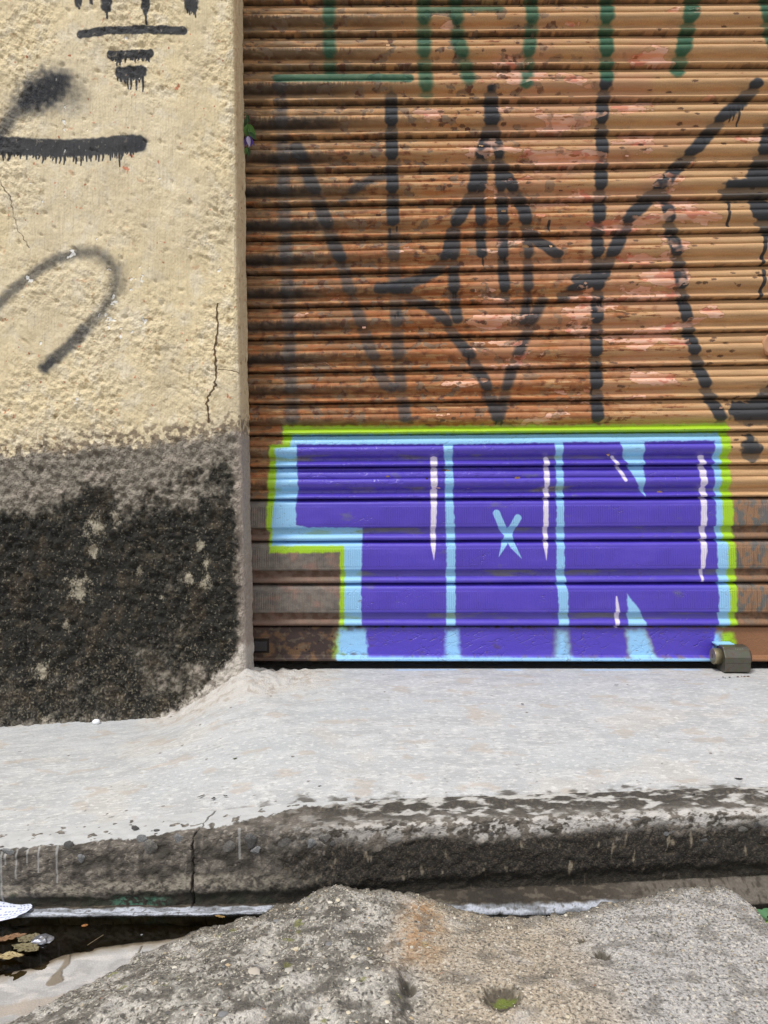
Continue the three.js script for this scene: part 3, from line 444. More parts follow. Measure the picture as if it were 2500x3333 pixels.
{
  const dark = std({ color: lin(46, 38, 33), roughness: 0.8, metalness: 0.3 });
  part('guide_rail', mergeGeometries([box(-0.474, -0.468, 0, 2.58, -0.04, 0.05), box(-0.468, -0.42, 0, 2.58, -0.034, -0.030)]), dark, shutter);
  const [bx, by] = SH(843, 2103);
  const bolt = part('end_bolt', new RoundedBoxGeometry(0.05, 0.03, 0.016, 2, 0.004), std({ color: lin(58, 56, 56), roughness: 0.7, metalness: 0.4 }), shutter, [bx, by, 0.006]);
  part('bolt_plate', box(-0.03, 0.03, -0.022, 0.022, -0.008, -0.006), dark, bolt);
  // round keyhole cover at the right
  const [cx, cy] = SH(2514, 1122), paint = std({ color: lin(186, 140, 104), roughness: 0.7 });
  const pts = [[0, 0.0205], [0.006, 0.0205], [0.0075, 0.019], [0.008, 0.0165], [0.015, 0.0165], [0.025, 0.0170], [0.029, 0.0178], [0.0322, 0.0162], [0.0335, 0.012], [0.0335, 0]].map(([r, z]) => new THREE.Vector2(r, z));
  const g = new THREE.LatheGeometry(pts.reverse(), 40); g.rotateX(Math.PI / 2);
  const cov = part('keyhole_cover', g, paint, shutter, [cx, cy, 0.001]); cov.userData.label = 'round tan keyhole cover on the shutter';
  part('cover_lug', box(-0.010, 0.016, -0.052, -0.028, 0, 0.009), paint, cov);
}
// curled flakes of old paint still hanging on the slats
{
  const r = rng(91), tan = std({ color: lin(188, 148, 106), roughness: 0.75 }), pink = std({ color: lin(220, 172, 150), roughness: 0.8 }), dk = std({ color: lin(88, 58, 46), roughness: 0.8 });
  const zAt = (t) => { for (let i = 1; i < PROF_RIB.length; i++) if (t <= PROF_RIB[i][0]) return lerp(PROF_RIB[i - 1][1], PROF_RIB[i][1], (t - PROF_RIB[i - 1][0]) / (PROF_RIB[i][0] - PROF_RIB[i - 1][0])); return 0; };
  const variants = [0, 1, 2, 3].map((s) => grid(7, 4, (i, j) => {
    const u = i / 6 - 0.5, v = j / 3, edge = 0.75 + 0.5 * hsh(i, s, 7); return [u, -v * edge * (1 - 0.5 * Math.abs(u)), v * v * 0.35 + 0.02];
  }, (i, j) => [i / 6, j / 3]));
  let n = 0;
  while (n < 74) {
    const x = lerp(-0.38, 1.1, r()), k = 6 + Math.floor(r() * (WIDE0 - 6)), zone = sstep(-0.1, 0.1, x) * sstep(0.95, 0.7, x) + 0.22; if (r() > zone) continue;
    const t = [0.13, 0.30, 0.37, 0.64, 0.66, 0.83][Math.floor(r() * 6)] + (r() - 0.5) * 0.02, wd = 0.006 + r() * r() * 0.034, ht = 0.0025 + r() * 0.005;
    const m = part('paint_flake', variants[n % 4], [tan, tan, pink, dk][Math.floor(r() * 4)], slats[k], [x, lerp(seamY(k, x), seamY(k + 1, x), t), zAt(t) + 0.0006]);
    m.scale.set(wd, ht, ht * (0.6 + r())); m.rotation.z = (r() < 0.5 ? Math.PI : 0) + (r() - 0.5) * 0.3; n++;
  }
}
// ---------------------------------------------------------------- padlock at the foot of the shutter
{
  const [xl] = onZ(2356, 2170, 0.075), [xr] = onZ(2440, 2170, 0.075), wd = xr - xl, y0 = -0.001, zb = 0.022;
  const lock = thing('padlock', 'heavy grey-green steel padlock with faceted body at the foot of the shutter', 'padlock', [xl, y0, zb]);
  const tex = (() => { const s = new Sheet(256, 256, 0, 0.1, 0, 0.1), d = new Uint8Array(256 * 256 * 4); for (let j = 0; j < 256; j++) for (let i = 0; i < 256; i++) { const n = fbm(i / 22, j / 30, 4, 301), m = fbm(i / 60, j / 60, 3, 302); set([96, 92, 86]); mixc([90, 94, 78], sstep(0.35, 0.65, m) * 0.8); mixc([98, 78, 62], sstep(0.5, 0.8, n) * 0.7); mulc(0.85 + 0.3 * vn(i / 2, j / 2, 303)); wr(d, j * 256 + i); } return s.color(d); })();
  tex.wrapS = tex.wrapT = THREE.RepeatWrapping; tex.repeat.set(9, 9);
  const steel = std({ map: tex, roughness: 0.42, metalness: 0.55 }), brass = std({ color: lin(150, 140, 112), roughness: 0.38, metalness: 0.6 }), rust = std({ color: lin(104, 82, 64), roughness: 0.7, metalness: 0.3 });
  const sec = new THREE.Shape([[0, 0.006], [0.006, 0], [0.054, 0], [0.06, 0.004], [0.06, 0.044], [0.048, 0.064], [0.040, 0.070], [0.010, 0.0715], [0, 0.062]].map(([z, y]) => new THREE.Vector2(z, y)));
  const bg = new THREE.ExtrudeGeometry(sec, { depth: wd - 0.003, bevelEnabled: true, bevelSize: 0.0014, bevelThickness: 0.0014, bevelSegments: 2 }); bg.rotateY(-Math.PI / 2); bg.scale(1, 1, 1); bg.translate(wd - 0.0015, 0, 0);
  part('body', bg, steel, lock);
  const seam = part('split_line', box(0.001, wd - 0.001, 0.0278, 0.0286, 0.0605, 0.0616), std({ color: lin(34, 30, 26), roughness: 0.9 }), lock); seam.position.x = 0;
  const cyl = (r, l, n = 36) => { const g = new THREE.LatheGeometry([[0, 0], [r - 0.002, 0], [r, 0.002], [r, l], [0, l]].map(([a, b]) => new THREE.Vector2(a, b)), n); g.rotateZ(-Math.PI / 2); return g; };
  const pin = part('lock_pin', cyl(0.0235, 0.024), brass, lock, [-0.022, 0.040, 0.024]); part('keyway', box(-0.0008, 0.0002, -0.006, 0.006, -0.0012, 0.0012), std({ color: lin(20, 18, 16), roughness: 0.9 }), pin);
  part('pin_collar', cyl(0.0195, 0.012), rust, lock, [-0.006, 0.040, 0.024]);
  part('end_cap', cyl(0.0225, 0.014), rust, lock, [wd - 0.004, 0.038, 0.024]);
  const hasp = part('hasp_plate', box(-0.005, wd * 0.62, 0.070, 0.074, -0.021, 0.016), std({ color: lin(150, 205, 238), roughness: 0.5 }), lock); hasp.userData.label = 'hasp plate sprayed light blue';
  // worn punched marks on the faces, too rubbed to read
  const mk = std({ color: lin(140, 134, 122), roughness: 0.5, metalness: 0.4 });
  const marks = [[0.036, 0.0665, 0.0475, 0.005], [0.041, 0.0665, 0.0475, 0.0035], [0.046, 0.0665, 0.0475, 0.005], [0.051, 0.0665, 0.0475, 0.004], [0.057, 0.0665, 0.0475, 0.005], [0.044, 0.055, 0.0542, 0.006], [0.050, 0.056, 0.0536, 0.004]].map(([x, y, z, s]) => { const g = new THREE.BoxGeometry(0.0012, s, 0.0008); g.rotateX(-0.75 + (x * 911 % 0.4)); g.rotateZ((x * 577 % 1) - 0.5); g.translate(x, y, z); return g; });
  part('punched_marks', mergeGeometries(marks), mk, lock);
}
// ---------------------------------------------------------------- weed with a purple flower in the slot by the wall
function leafGeo(len, wd, curl, n = 6, fold = 0.25) {
  return grid(5, n, (i, j) => { const u = i / 2 - 1, v = j / (n - 1), hw = wd * 0.5 * Math.sin(Math.PI * Math.pow(v, 0.75)) + 0.0002; return [u * hw, v * len, Math.abs(u) * hw * fold - curl * v * v * len]; }, (i, j) => [i / 4, j / (n - 1)]);
}
const leafMat = (r, g, b) => new THREE.MeshPhysicalMaterial({ color: lin(r, g, b), roughness: 0.6, transmission: 0.25, thickness: 0, side: THREE.DoubleSide });
{
  const [x, y] = onZ(800, 372, 0.03);
  const p = thing('wall_weed', 'small weed with a purple flower hanging in the slot between wall and shutter', 'plant', [x + 0.002, y, 0.026]);
  const gm = leafMat(88, 138, 60), gd = leafMat(56, 92, 50), pm = leafMat(96, 74, 168), pw = leafMat(206, 196, 228);
  part('stem', new THREE.TubeGeometry(new THREE.CatmullRomCurve3([[-0.012, 0.012, -0.008], [0, 0.004, 0], [0.003, -0.03, 0.006], [0.004, -0.065, 0.006], [0.002, -0.098, 0.004]].map((a) => new THREE.Vector3(...a))), 16, 0.0011, 6), gd, p);
  const add = (n, m, l, w, c, pos, rz, rx) => { const q = part(n, leafGeo(l, w, c), m, p, pos); q.rotation.set(rx, 0, rz); };
  add('leaf', gd, 0.028, 0.012, 0.3, [0.001, -0.012, 0.003], 2.6, 0.1); add('leaf', gd, 0.024, 0.010, 0.2, [0.001, 0.0, 0.004], 3.4, 0.2);
  add('leaf', gm, 0.040, 0.019, 0.3, [0.002, -0.028, 0.007], 3.75, 0.1); add('leaf', gm, 0.036, 0.018, 0.2, [0.002, -0.030, 0.008], 3.05, 0.25); add('leaf', gd, 0.028, 0.011, 0.4, [0.006, -0.05, 0.004], 4.0, 0.1);
  for (const [a, b, w] of [[2.75, 0.2, 0], [3.1, 0.35, 1], [3.45, 0.1, 0], [3.75, 0.3, 0], [3.3, -0.1, 1]]) add('petal', w ? pw : pm, 0.030, 0.012, 0.15, [0.004, -0.062, 0.007], a, b);
  add('leaf', gd, 0.024, 0.014, 0.3, [0.002, -0.092, 0.005], 3.3, 0.1); add('leaf', gm, 0.020, 0.010, 0.2, [0.001, -0.094, 0.006], 2.8, 0.2);
}
// ---------------------------------------------------------------- pavement
const PS = new Sheet(1700, 620, -1.30, 1.42, -0.05, 0.78);
let pavMat;
{
  const { w, h } = PS, rgb = new Uint8Array(w * h * 4), bmp = new Float32Array(w * h);
  for (let j = 0; j < h; j++) { const z = PS.y0 + (j + 0.5) * PS.dy;
    for (let i = 0; i < w; i++) {
      const x = PS.x0 + (i + 0.5) * PS.dx, o = j * w + i;
      // trowel and brush marks swing round the wall corner
      const an = 0.5 * sstep(-0.2, -0.75, x) * 0 + 0.35 * sstep(0.35, 0.1, z) * sstep(0.2, -0.4, x), cx = Math.cos(an) * x - Math.sin(an) * z, cz = Math.sin(an) * x + Math.cos(an) * z;
      const b1 = fbm(cx * 8, cz * 30, 4, 401), b2 = fbm(cx * 34 + 4, cz * 150, 4, 402), n1 = fbm(x * 3, z * 5, 3, 403), n2 = fbm(x * 17, z * 24, 4, 404), f = vn(x * 420, z * 420, 405), sc = fbm(cx * 40, cz * 420, 2, 406);
      set([178, 179, 180]); mixc([156, 157, 158], sstep(0.35, 0.65, b1) * 0.6); mixc([200, 199, 196], sstep(0.44, 0.70, b2 * 0.5 + n2 * 0.5) * 0.6); mixc([172, 175, 177], sstep(0.5, 0.7, n1) * 0.5); mixc([192, 180, 164], sstep(0.60, 0.72, fbm(x * 4 + 7, z * 7, 3, 407)) * 0.22);
      mixc([150, 148, 144], sstep(0.66, 0.80, sc) * 0.2 * sstep(0.4, 0.6, n2)); mixc([214, 212, 209], sstep(0.66, 0.80, fbm(cx * 40 + 9, cz * 120, 4, 408)) * 0.3); mulc(0.93 + 0.13 * f); mixc([138, 136, 132], sstep(0.60, 0.72, fbm(cx * 70, cz * 190, 3, 415)) * 0.45 * sstep(0.35, 0.6, n2)); mixc([212, 211, 208], sstep(0.60, 0.70, fbm(cx * 60 + 8, cz * 170, 3, 416)) * 0.55);
      const r2 = fbm(x * 34, z * 40, 3, 409);
      // blue overspray on the sill, soil stains scattered over the slab
      mixc([168, 154, 140], sstep(0.62, 0.70, fbm(x * 11 + 6, z * 24, 4, 414)) * 0.4);
      if (x > -0.3) { const bl = sstep(0.012, 0.004, Math.abs(z - 0.036 - (n1 - 0.5) * 0.01)) * sstep(0.50, 0.56, fbm(x * 5.5, 3, 2, 410)) * sstep(-0.12, 0.05, x) * sstep(1.0, 0.9, x); mixc([158, 188, 228], bl * 0.7); }
      // sand-textured mortar by the wall corner
      const mo = sstep(0.34, 0.22, Math.hypot((x + 0.42) * 1.0, (z - 0.10) * 1.6) + (n2 - 0.5) * 0.16) * (x < -0.12 ? 1 : sstep(-0.02, -0.12, x)); mixc([196, 190, 182], mo * 0.7); mixc([160, 148, 136], mo * sstep(0.55, 0.7, r2) * 0.6);
      worley(x * 34, z * 44, 411); if (W.id > 0.985) mixc([92, 84, 74], sstep(0.14, 0.07, W.f1 + (f - 0.5) * 0.1) * 0.8);
      // the edge towards the kerb: mould eats into the white on the right
      const ek = zk(x) - 0.066 - z, rg = sstep(-0.45, -0.15, x); mixc([84, 80, 75], rg * sstep(0.016, -0.012, ek + (fbm(x * 20, z * 50, 5, 412) - 0.5) * 0.11) * 0.9 * sstep(0.36, 0.5, r2));
      mixc([112, 108, 104], sstep(0.82, 0.86, fbm(x * 40, z * 80, 3, 413) + 0.07 * sstep(0.12, 0.02, ek)) * 0.7);
      bmp[o] = (b2 - 0.5) * 0.8 + (n2 - 0.5) * 1.0 + (sc - 0.5) * 0.4 + (f - 0.5) * 0.25 + mo * ((r2 - 0.5) * 4 + (f - 0.5) * 2); wr(rgb, o);
    } }
  pavMat = std({ map: PS.color(rgb), bumpMap: PS.grey(bmp, -2, 2), bumpScale: 0.0060, roughness: 0.88 });
}
{
  const xs = []; for (let x = -5; x < -1.3; x += 0.3) xs.push(x); for (let x = -1.3; x < 1.42; x += 0.0075) xs.push(x); for (let x = 1.45; x <= 5; x += 0.3) xs.push(x);
  const nz = 96;
  const g = grid(xs.length, nz, (i, j) => {
    const x = xs[i], q = j / (nz - 1), zE = zk(x) - 0.07, z = q < 0.06 ? lerp(-0.30, -0.02, q / 0.06) : lerp(-0.02, zE, (q - 0.06) / 0.94);
    let y = yPav(x, z) + (fbm(x * 6, z * 8, 3, 420) - 0.5) * 0.006 * sstep(0.02, 0.1, z) * sstep(0, 0.1, zE - z);
    const mo = sstep(0.30, 0.16, Math.hypot(x + 0.42, (z - 0.10) * 1.6)); y += mo * ((fbm(x * 45, z * 45, 3, 421) - 0.5) * 0.022 + (fbm(x * 16, z * 16, 2, 422) - 0.5) * 0.014);
    return [x, y, z];
  }, (i, j, p) => PS.uv(p[0], p[2]));
  struct('pavement', g, pavMat);
}
// ---------------------------------------------------------------- kerb
const KS = new Sheet(1900, 300, -1.30, 1.42, 0, 0.30);     // v runs over the kerb: 0 top back, 0.09 rounded edge, 0.10-0.25 face, 0.25-0.30 toe
const JX = onZ(632, 2800, 0.745)[0];
const YFOOT = [[-1.3, YWAT + 0.007], [-0.2, YWAT + 0.007], [0.0, -0.306], [0.12, -0.288], [0.4, -0.281], [0.75, -0.268], [1.4, -0.25]];
const yfoot = (x) => interp(YFOOT, x);
function kerbPt(x, s) {
  const z0 = zk(x), yt = yPav(x, z0 - 0.07), yF = yfoot(x), top = ykerb(x), toe = interp([[-1.3, 0.014], [-0.1, 0.014], [0.2, 0.030], [1.4, 0.040]], x);
  let y, z;
  if (s < 0.066) { z = z0 - 0.07 + s * 0.78; y = yPav(x, z); }
  else if (s < 0.112) { const a = (s - 0.066) / 0.046 * Math.PI / 2, R = 0.018, zs = z0 - 0.07 + 0.066 * 0.78; z = zs + Math.sin(a) * (z0 - zs); y = yPav(x, zs) - (1 - Math.cos(a)) * R; }
  else { const yr = yPav(x, z0 - 0.07 + 0.066 * 0.78) - 0.018; if (s < 0.25) { const q = (s - 0.112) / 0.138; y = lerp(yr, yF, q); z = z0 + 0.004 * q; } else if (s < 0.285) { const q = (s - 0.25) / 0.035, ye = interp([[-1.3, YWAT + 0.0015], [0.35, YWAT + 0.003], [0.55, -0.304], [1.4, -0.29]], x); z = z0 + 0.004 + toe * q; y = lerp(yF, ye, q); } else { const q = (s - 0.285) / 0.015, ye = interp([[-1.3, YWAT + 0.0015], [0.35, YWAT + 0.003], [0.55, -0.304], [1.4, -0.29]], x); z = z0 + 0.004 + toe - 0.03 * q; y = lerp(ye, YWAT - 0.06, q); } }
  return [y, z];
}
let kerbMat; const GREENX = onZ(440, 2940, 0.75)[0];
{
  const { w, h } = KS, rgb = new Uint8Array(w * h * 4), bmp = new Float32Array(w * h), drip = KS.mask(), crk = KS.mask(), r = rng(31);
  const D = (u, len, wd = 0.0019) => { const x = onZ(u, 2800, 0.745)[0]; KS.stroke(drip, [[x, 0.085], [x + 0.0006, 0.105 + len * 0.6], [x + 0.001, 0.105 + len]], [wd * 1.3, wd, wd * 1.15], 0.0008, 0.95, 0.3); };
  D(15, 0.14, 0.0022); D(65, 0.058); D(137, 0.045); D(195, 0.075, 0.002); D(28, 0.02); D(100, 0.02); D(780, 0.048, 0.0024); 
  const q = []; for (let s = 0.0; s < 0.26; s += 0.008) q.push([JX + (s < 0.1 ? (0.1 - s) * 0.30 : 0) + (r() - 0.5) * 0.006 - (s > 0.18 ? 0.004 : 0), s]); KS.stroke(crk, q, q.map((_, i) => (i < 12 ? 0.0004 : 0.0008) + r() * 0.0010), 0.0007, 1, 0.4);
  for (let j = 0; j < h; j++) { const s = KS.y0 + (j + 0.5) * KS.dy;
    for (let i = 0; i < w; i++) {
      const x = KS.x0 + (i + 0.5) * KS.dx, o = j * w + i;
      const n1 = fbm(x * 6, s * 14, 3, 501), n2 = fbm(x * 32, s * 40, 4, 502), n3 = fbm(x * 110, s * 110, 3, 503), f = vn(x * 380, s * 380, 504), L = sstep(JX + 0.5, JX - 0.02, x + (n1 - 0.5) * 0.25);
      let hh = (n2 - 0.5) * 1.2 + (n3 - 0.5) * 1.6 + (f - 0.5) * 0.5;
      // raw concrete
      set([112, 105, 97]); mixc([84, 78, 72], sstep(0.4, 0.62, n2)); mixc([160, 152, 140], sstep(0.58, 0.72, n3) * 0.7); mulc(0.85 + 0.28 * f); mixc([54, 50, 44], sstep(0.48, 0.68, fbm(x * 14, s * 26, 4, 505)) * 0.7); mixc([46, 42, 37], sstep(0.54, 0.70, fbm(x * 45, s * 14, 3, 510)) * 0.5);
      // black growth on the right-hand length, in patches and runs
      const mz = sstep(0.105, 0.165, s + (n1 - 0.5) * 0.09 + (n2 - 0.5) * 0.05) * (1 - L * 0.92) + (1 - L) * sstep(0.085, 0.03, s) * 0.80;
      const mk = sstep(0.30, 0.56, mz * 0.95 + (n2 - 0.5) * 0.7 + (n3 - 0.5) * 0.55);
      mixc([34, 31, 27], mk * 0.95); mixc([78, 68, 55], mk * sstep(0.48, 0.66, n3) * 0.6); mixc([150, 138, 118], sstep(0.66, 0.77, fbm(x * 60, s * 22, 3, 506)) * mk * 0.75); mixc([128, 118, 104], sstep(0.66, 0.8, f) * mk * 0.5);
      // pale lichen crust round the rounded edge
      const li = (1 - L) * sstep(0.06, 0.085, s + (n1 - 0.5) * 0.03) * sstep(0.150, 0.118, s + (n1 - 0.5) * 0.06); mixc([192, 188, 184], li * sstep(0.46, 0.56, n2 * 0.55 + n3 * 0.3 + n1 * 0.2) * 0.9);
      mixc([80, 76, 70], (1 - L) * sstep(0.095, 0.075, s + (n2 - 0.5) * 0.03) * 0.7 * (0.6 + 0.5 * n3)); mixc([186, 184, 180], (1 - L) * sstep(0.10, 0.07, s) * sstep(0.49, 0.66, fbm(x * 22, s * 50, 5, 507) + 0.07 * sstep(0.03, 0.0, s)) * 0.92);
      // left-hand length: pale crust low on the face, dark damp band under it
      mixc([158, 150, 136], L * sstep(0.175, 0.195, s + (n2 - 0.5) * 0.04) * sstep(0.232, 0.218, s + (n2 - 0.5) * 0.03) * sstep(0.40, 0.58, n2 * 0.5 + n3 * 0.55) * 0.8);
      const damp = sstep(0.213, 0.226, s + (n1 - 0.5) * 0.035 + (n2 - 0.5) * 0.02) * sstep(0.262, 0.25, s); mixc([38, 34, 26], damp * (0.55 + 0.45 * L) * 0.88); mixc([40, 50, 34], damp * L * sstep(0.5, 0.65, n2) * 0.5);
      mixc([72, 118, 98], sstep(0.085, 0.03, Math.abs(x - GREENX + (n1 - 0.5) * 0.08)) * sstep(0.224, 0.232, s) * sstep(0.256, 0.246, s) * sstep(0.42, 0.58, n3 * 0.6 + n2 * 0.45) * 0.85);
      // toe: white scum where the water stands, bare stone to the right
      if (s > 0.248) { const rt = sstep(0.42, 0.58, x); set([180, 184, 194]); mixc([112, 114, 118], sstep(0.42, 0.62, fbm(x * 18, s * 90, 4, 512)) * 0.8); mixc([90, 88, 84], sstep(0.60, 0.70, n3) * 0.7);
        const band = x < -0.12 ? sstep(0.2525, 0.256, s + (n2 - 0.5) * 0.008) : sstep(0.268, 0.274, s + (n2 - 0.5) * 0.012); const gap = sstep(-0.12, -0.06, x) * sstep(0.08, 0.03, x); const c = [C[0], C[1], C[2]]; set([58, 51, 43]); mixc([104, 95, 82], sstep(0.52, 0.64, fbm(x * 40, s * 160, 4, 511)) * 0.7); mixc([38, 33, 28], sstep(0.5, 0.68, n1) * 0.6); mixc([112, 105, 96], rt * 0.75 * sstep(0.3, 0.55, n2 + 0.1)); mixc([60, 54, 46], rt * sstep(0.55, 0.7, n3) * 0.7); if (s > 0.284) set([44, 39, 30]); mixc(c, band * (1 - rt) * (1 - gap * 0.7)); mulc(0.88 + 0.22 * f); }
      // white paint carried over the edge on the left, with runs
      const pe = interp([[-1.3, 0.090], [-0.5, 0.080], [JX, 0.066], [JX + 0.03, 0.068], [-0.27, 0.052], [-0.2, 0.020], [0.0, 0.000], [0.5, -0.02]], x) + (fbm(x * 20, 5, 4, 508) - 0.5) * 0.024 + (n3 - 0.5) * 0.012;
      const pa = sstep(0.0025, -0.0025, s - pe) * (1 - 0.9 * sstep(0.665, 0.70, fbm(x * 40, s * 50, 3, 509) + 0.03 * sstep(0.03, 0.0, pe - s)));
      const shp = clamp(pa + drip[o]); if (shp > 0) { const c = [182, 183, 183]; mixc(c, (pa > drip[o] ? pa * 0.96 : drip[o] * 0.6)); mulc(1 - 0.1 * shp * (n2 - 0.3)); hh = lerp(hh, 1.1 + (n2 - 0.5), shp * 0.75); }
      if (crk[o] > 0.02) { mixc([40, 32, 25], crk[o] * (s < 0.09 ? 0.4 : 0.8)); hh -= crk[o] * 3; }
      bmp[o] = hh; wr(rgb, o);
    } }
  kerbMat = std({ map: KS.color(rgb), bumpMap: KS.grey(bmp, -3.2, 2.2), bumpScale: 0.0095, roughness: 0.9 });
}
let kerb;
{
  const xs = []; for (let x = -5; x < -1.3; x += 0.3) xs.push(x); for (let x = -1.3; x < 1.42; x += Math.abs(x - JX) < 0.03 ? 0.0015 : 0.0045) xs.push(x); for (let x = 1.45; x <= 5; x += 0.3) xs.push(x);
  const ss = []; for (let s = 0; s <= 0.3001; s += 0.0042) ss.push(s);
  const kn = (x, s) => (fbm(x * 12, s * 16, 3, 520) - 0.5) * 0.012 + (fbm(x * 48, s * 52, 3, 521) - 0.5) * 0.0075;
  const g = grid(xs.length, ss.length, (i, j) => {
    const x = xs[i], s = ss[j], [y, z] = kerbPt(x, s), k = kn(x, s) * sstep(0.0, 0.05, s) * (s > 0.245 ? 0.8 : 1), a = clamp((s - 0.055) / 0.06) * Math.PI / 2;
    const gr = s > 0.06 && s < 0.25 ? Math.exp(-(((x - JX - (s < 0.1 ? (0.1 - s) * 0.3 : 0)) / 0.0018) ** 2)) * 0.006 : 0;
    const under = sstep(0.205, 0.235, s) * sstep(0.262, 0.252, s) * 0.010;
    return [x, y + Math.cos(a) * (k - gr), z + Math.sin(a) * (k - gr) - under];
  }, (i, j) => KS.uv(xs[i], ss[j]));
  kerb = struct('kerb', g, kerbMat);
  // stones showing in the broken face of the kerb
  const rock = (seed) => { const g2 = mergeVertices(new THREE.IcosahedronGeometry(1, 2).deleteAttribute('uv').deleteAttribute('normal')), p = g2.attributes.position; for (let i = 0; i < p.count; i++) { const v = new THREE.Vector3().fromBufferAttribute(p, i), k = 0.78 + 0.5 * fbm(v.x * 1.4 + seed * 9, v.y * 1.4 + v.z * 1.1, 2, 530 + seed); v.multiplyScalar(k); for (let q = 0; q < 3; q++) { const nrm = new THREE.Vector3(hsh(q, seed, 1) - 0.5, hsh(q, seed, 2) - 0.5, hsh(q, seed, 3) * 0.8).normalize(), d = v.dot(nrm); if (d > 0.66) v.addScaledVector(nrm, 0.66 - d); } p.setXYZ(i, v.x, v.y, v.z); } return toCreasedNormals(g2, 0.5); };
  const rocks = [1, 2, 3, 4].map(rock), sc = (() => { const s = new Sheet(256, 256, 0, 1, 0, 1), d = new Uint8Array(256 * 256 * 4); for (let j = 0; j < 256; j++) for (let i = 0; i < 256; i++) { set([122, 122, 122]); mixc([98, 100, 104], sstep(0.4, 0.6, fbm(i / 20, j / 20, 4, 541))); mixc([156, 153, 147], sstep(0.62, 0.72, fbm(i / 9, j / 9, 3, 542)) * 0.7); mulc(0.85 + 0.3 * vn(i / 2, j / 2, 543)); wr(d, j * 256 + i); } return s.color(d); })();
  for (const g2 of rocks) { const p = g2.attributes.position, u = new Float32Array(p.count * 2); for (let i = 0; i < p.count; i++) { u[i * 2] = p.getX(i) * 0.4 + 0.5; u[i * 2 + 1] = p.getY(i) * 0.4 + 0.5; } g2.setAttribute('uv', new THREE.BufferAttribute(u, 2)); }
  const rm = [std({ map: sc, color: 0xffffff, roughness: 0.85 }), std({ map: sc, color: lin(225, 218, 208), roughness: 0.85 }), std({ map: sc, color: lin(190, 186, 182), roughness: 0.85 })];
  const spots = [[36, 2765, 44, 26], [85, 2758, 30, 20], [228, 2745, 32, 26], [272, 2785, 28, 28], [357, 2812, 40, 24], [430, 2710, 26, 16], [465, 2728, 36, 30], [490, 2755, 52, 54], [505, 2715, 22, 18], [585, 2725, 28, 36], [745, 2750, 46, 40], [818, 2735, 46, 46], [835, 2765, 34, 30], [928, 2735, 62, 48], [982, 2723, 24, 22], [1012, 2745, 34, 30], [1057, 2728, 40, 40], [1085, 2745, 22, 20], [700, 2770, 24, 22], [660, 2745, 22, 30], [1600, 2720, 26, 22], [2190, 2720, 48, 30], [2430, 2710, 44, 26], [2475, 2700, 30, 30], [2080, 2680, 36, 14], [1880, 2775, 20, 16], [2300, 2745, 30, 18]];
  spots.forEach(([u, v, a, b], i) => {
    const [x, y] = onZ(u, v, 0.745), px = 1.555 / FOC / 2; const st = part('stone', rocks[i % 4], rm[i % 3], kerb); let z = zk(x), best = 9; for (let s = 0.05; s < 0.25; s += 0.004) { const q = kerbPt(x, s); if (Math.abs(q[0] - y) < best) { best = Math.abs(q[0] - y); z = q[1]; } }
    st.position.set(x, y, z - 0.0015); st.scale.set(a * px * 1.05, b * px * 1.05, Math.min(a, b) * px * 0.34); st.rotation.set(0, 0, (i * 1.7) % 0.9 - 0.45);
  });
}
// ---------------------------------------------------------------- road: broken concrete slab, gutter bed, water
const EDGE = [[-700, 3330, 0], [-200, 3205, 0], [0, 3172, 0], [110, 3150, 0], [200, 3112, 0], [330, 3082, 0.001], [440, 3068, 0.003], [560, 3056, 0.006], [680, 3032, 0.016], [760, 3008, 0.026], [800, 2990, 0.036], [850, 2984, 0.044], [880, 2965, 0.05], [930, 2958, 0.056], [1000, 2928, 0.070], [1050, 2905, 0.080], [1085, 2893, 0.086], [1112, 2892, 0.087], [1130, 2903, 0.083], [1180, 2900, 0.083], [1250, 2906, 0.080], [1330, 2910, 0.078], [1400, 2932, 0.070], [1480, 2964, 0.060], [1560, 2984, 0.053], [1640, 2993, 0.050], [1720, 2993, 0.049], [1800, 2985, 0.052], [1900, 2974, 0.056], [1960, 2952, 0.064], [2010, 2942, 0.067], [2100, 2926, 0.073], [2180, 2903, 0.081], [2250, 2898, 0.084], [2350, 2891, 0.087], [2385, 2905, 0.083], [2420, 2932, 0.074], [2450, 2962, 0.062], [2480, 3005, 0.046], [2510, 3040, 0.036], [2580, 3080, 0.03], [2900, 3040, 0.04]].map(([u, v, a]) => { const [x, z] = onY(u, v, YWAT + a); return [x, z, YWAT + a]; });
const zEdge = (x) => interp(EDGE.map((e) => [e[0], e[1]]), x), yEdge = (x) => interp(EDGE.map((e) => [e[0], e[2]]), x);
const EZ = [], EY = [], EX0 = -1.4, ESTEP = 0.002; for (let i = 0; i < 1500; i++) { const x = EX0 + i * ESTEP; EZ.push(zEdge(x)); EY.push(yEdge(x)); }
const ei = (x) => clamp(Math.round((x - EX0) / ESTEP), 0, 1499);
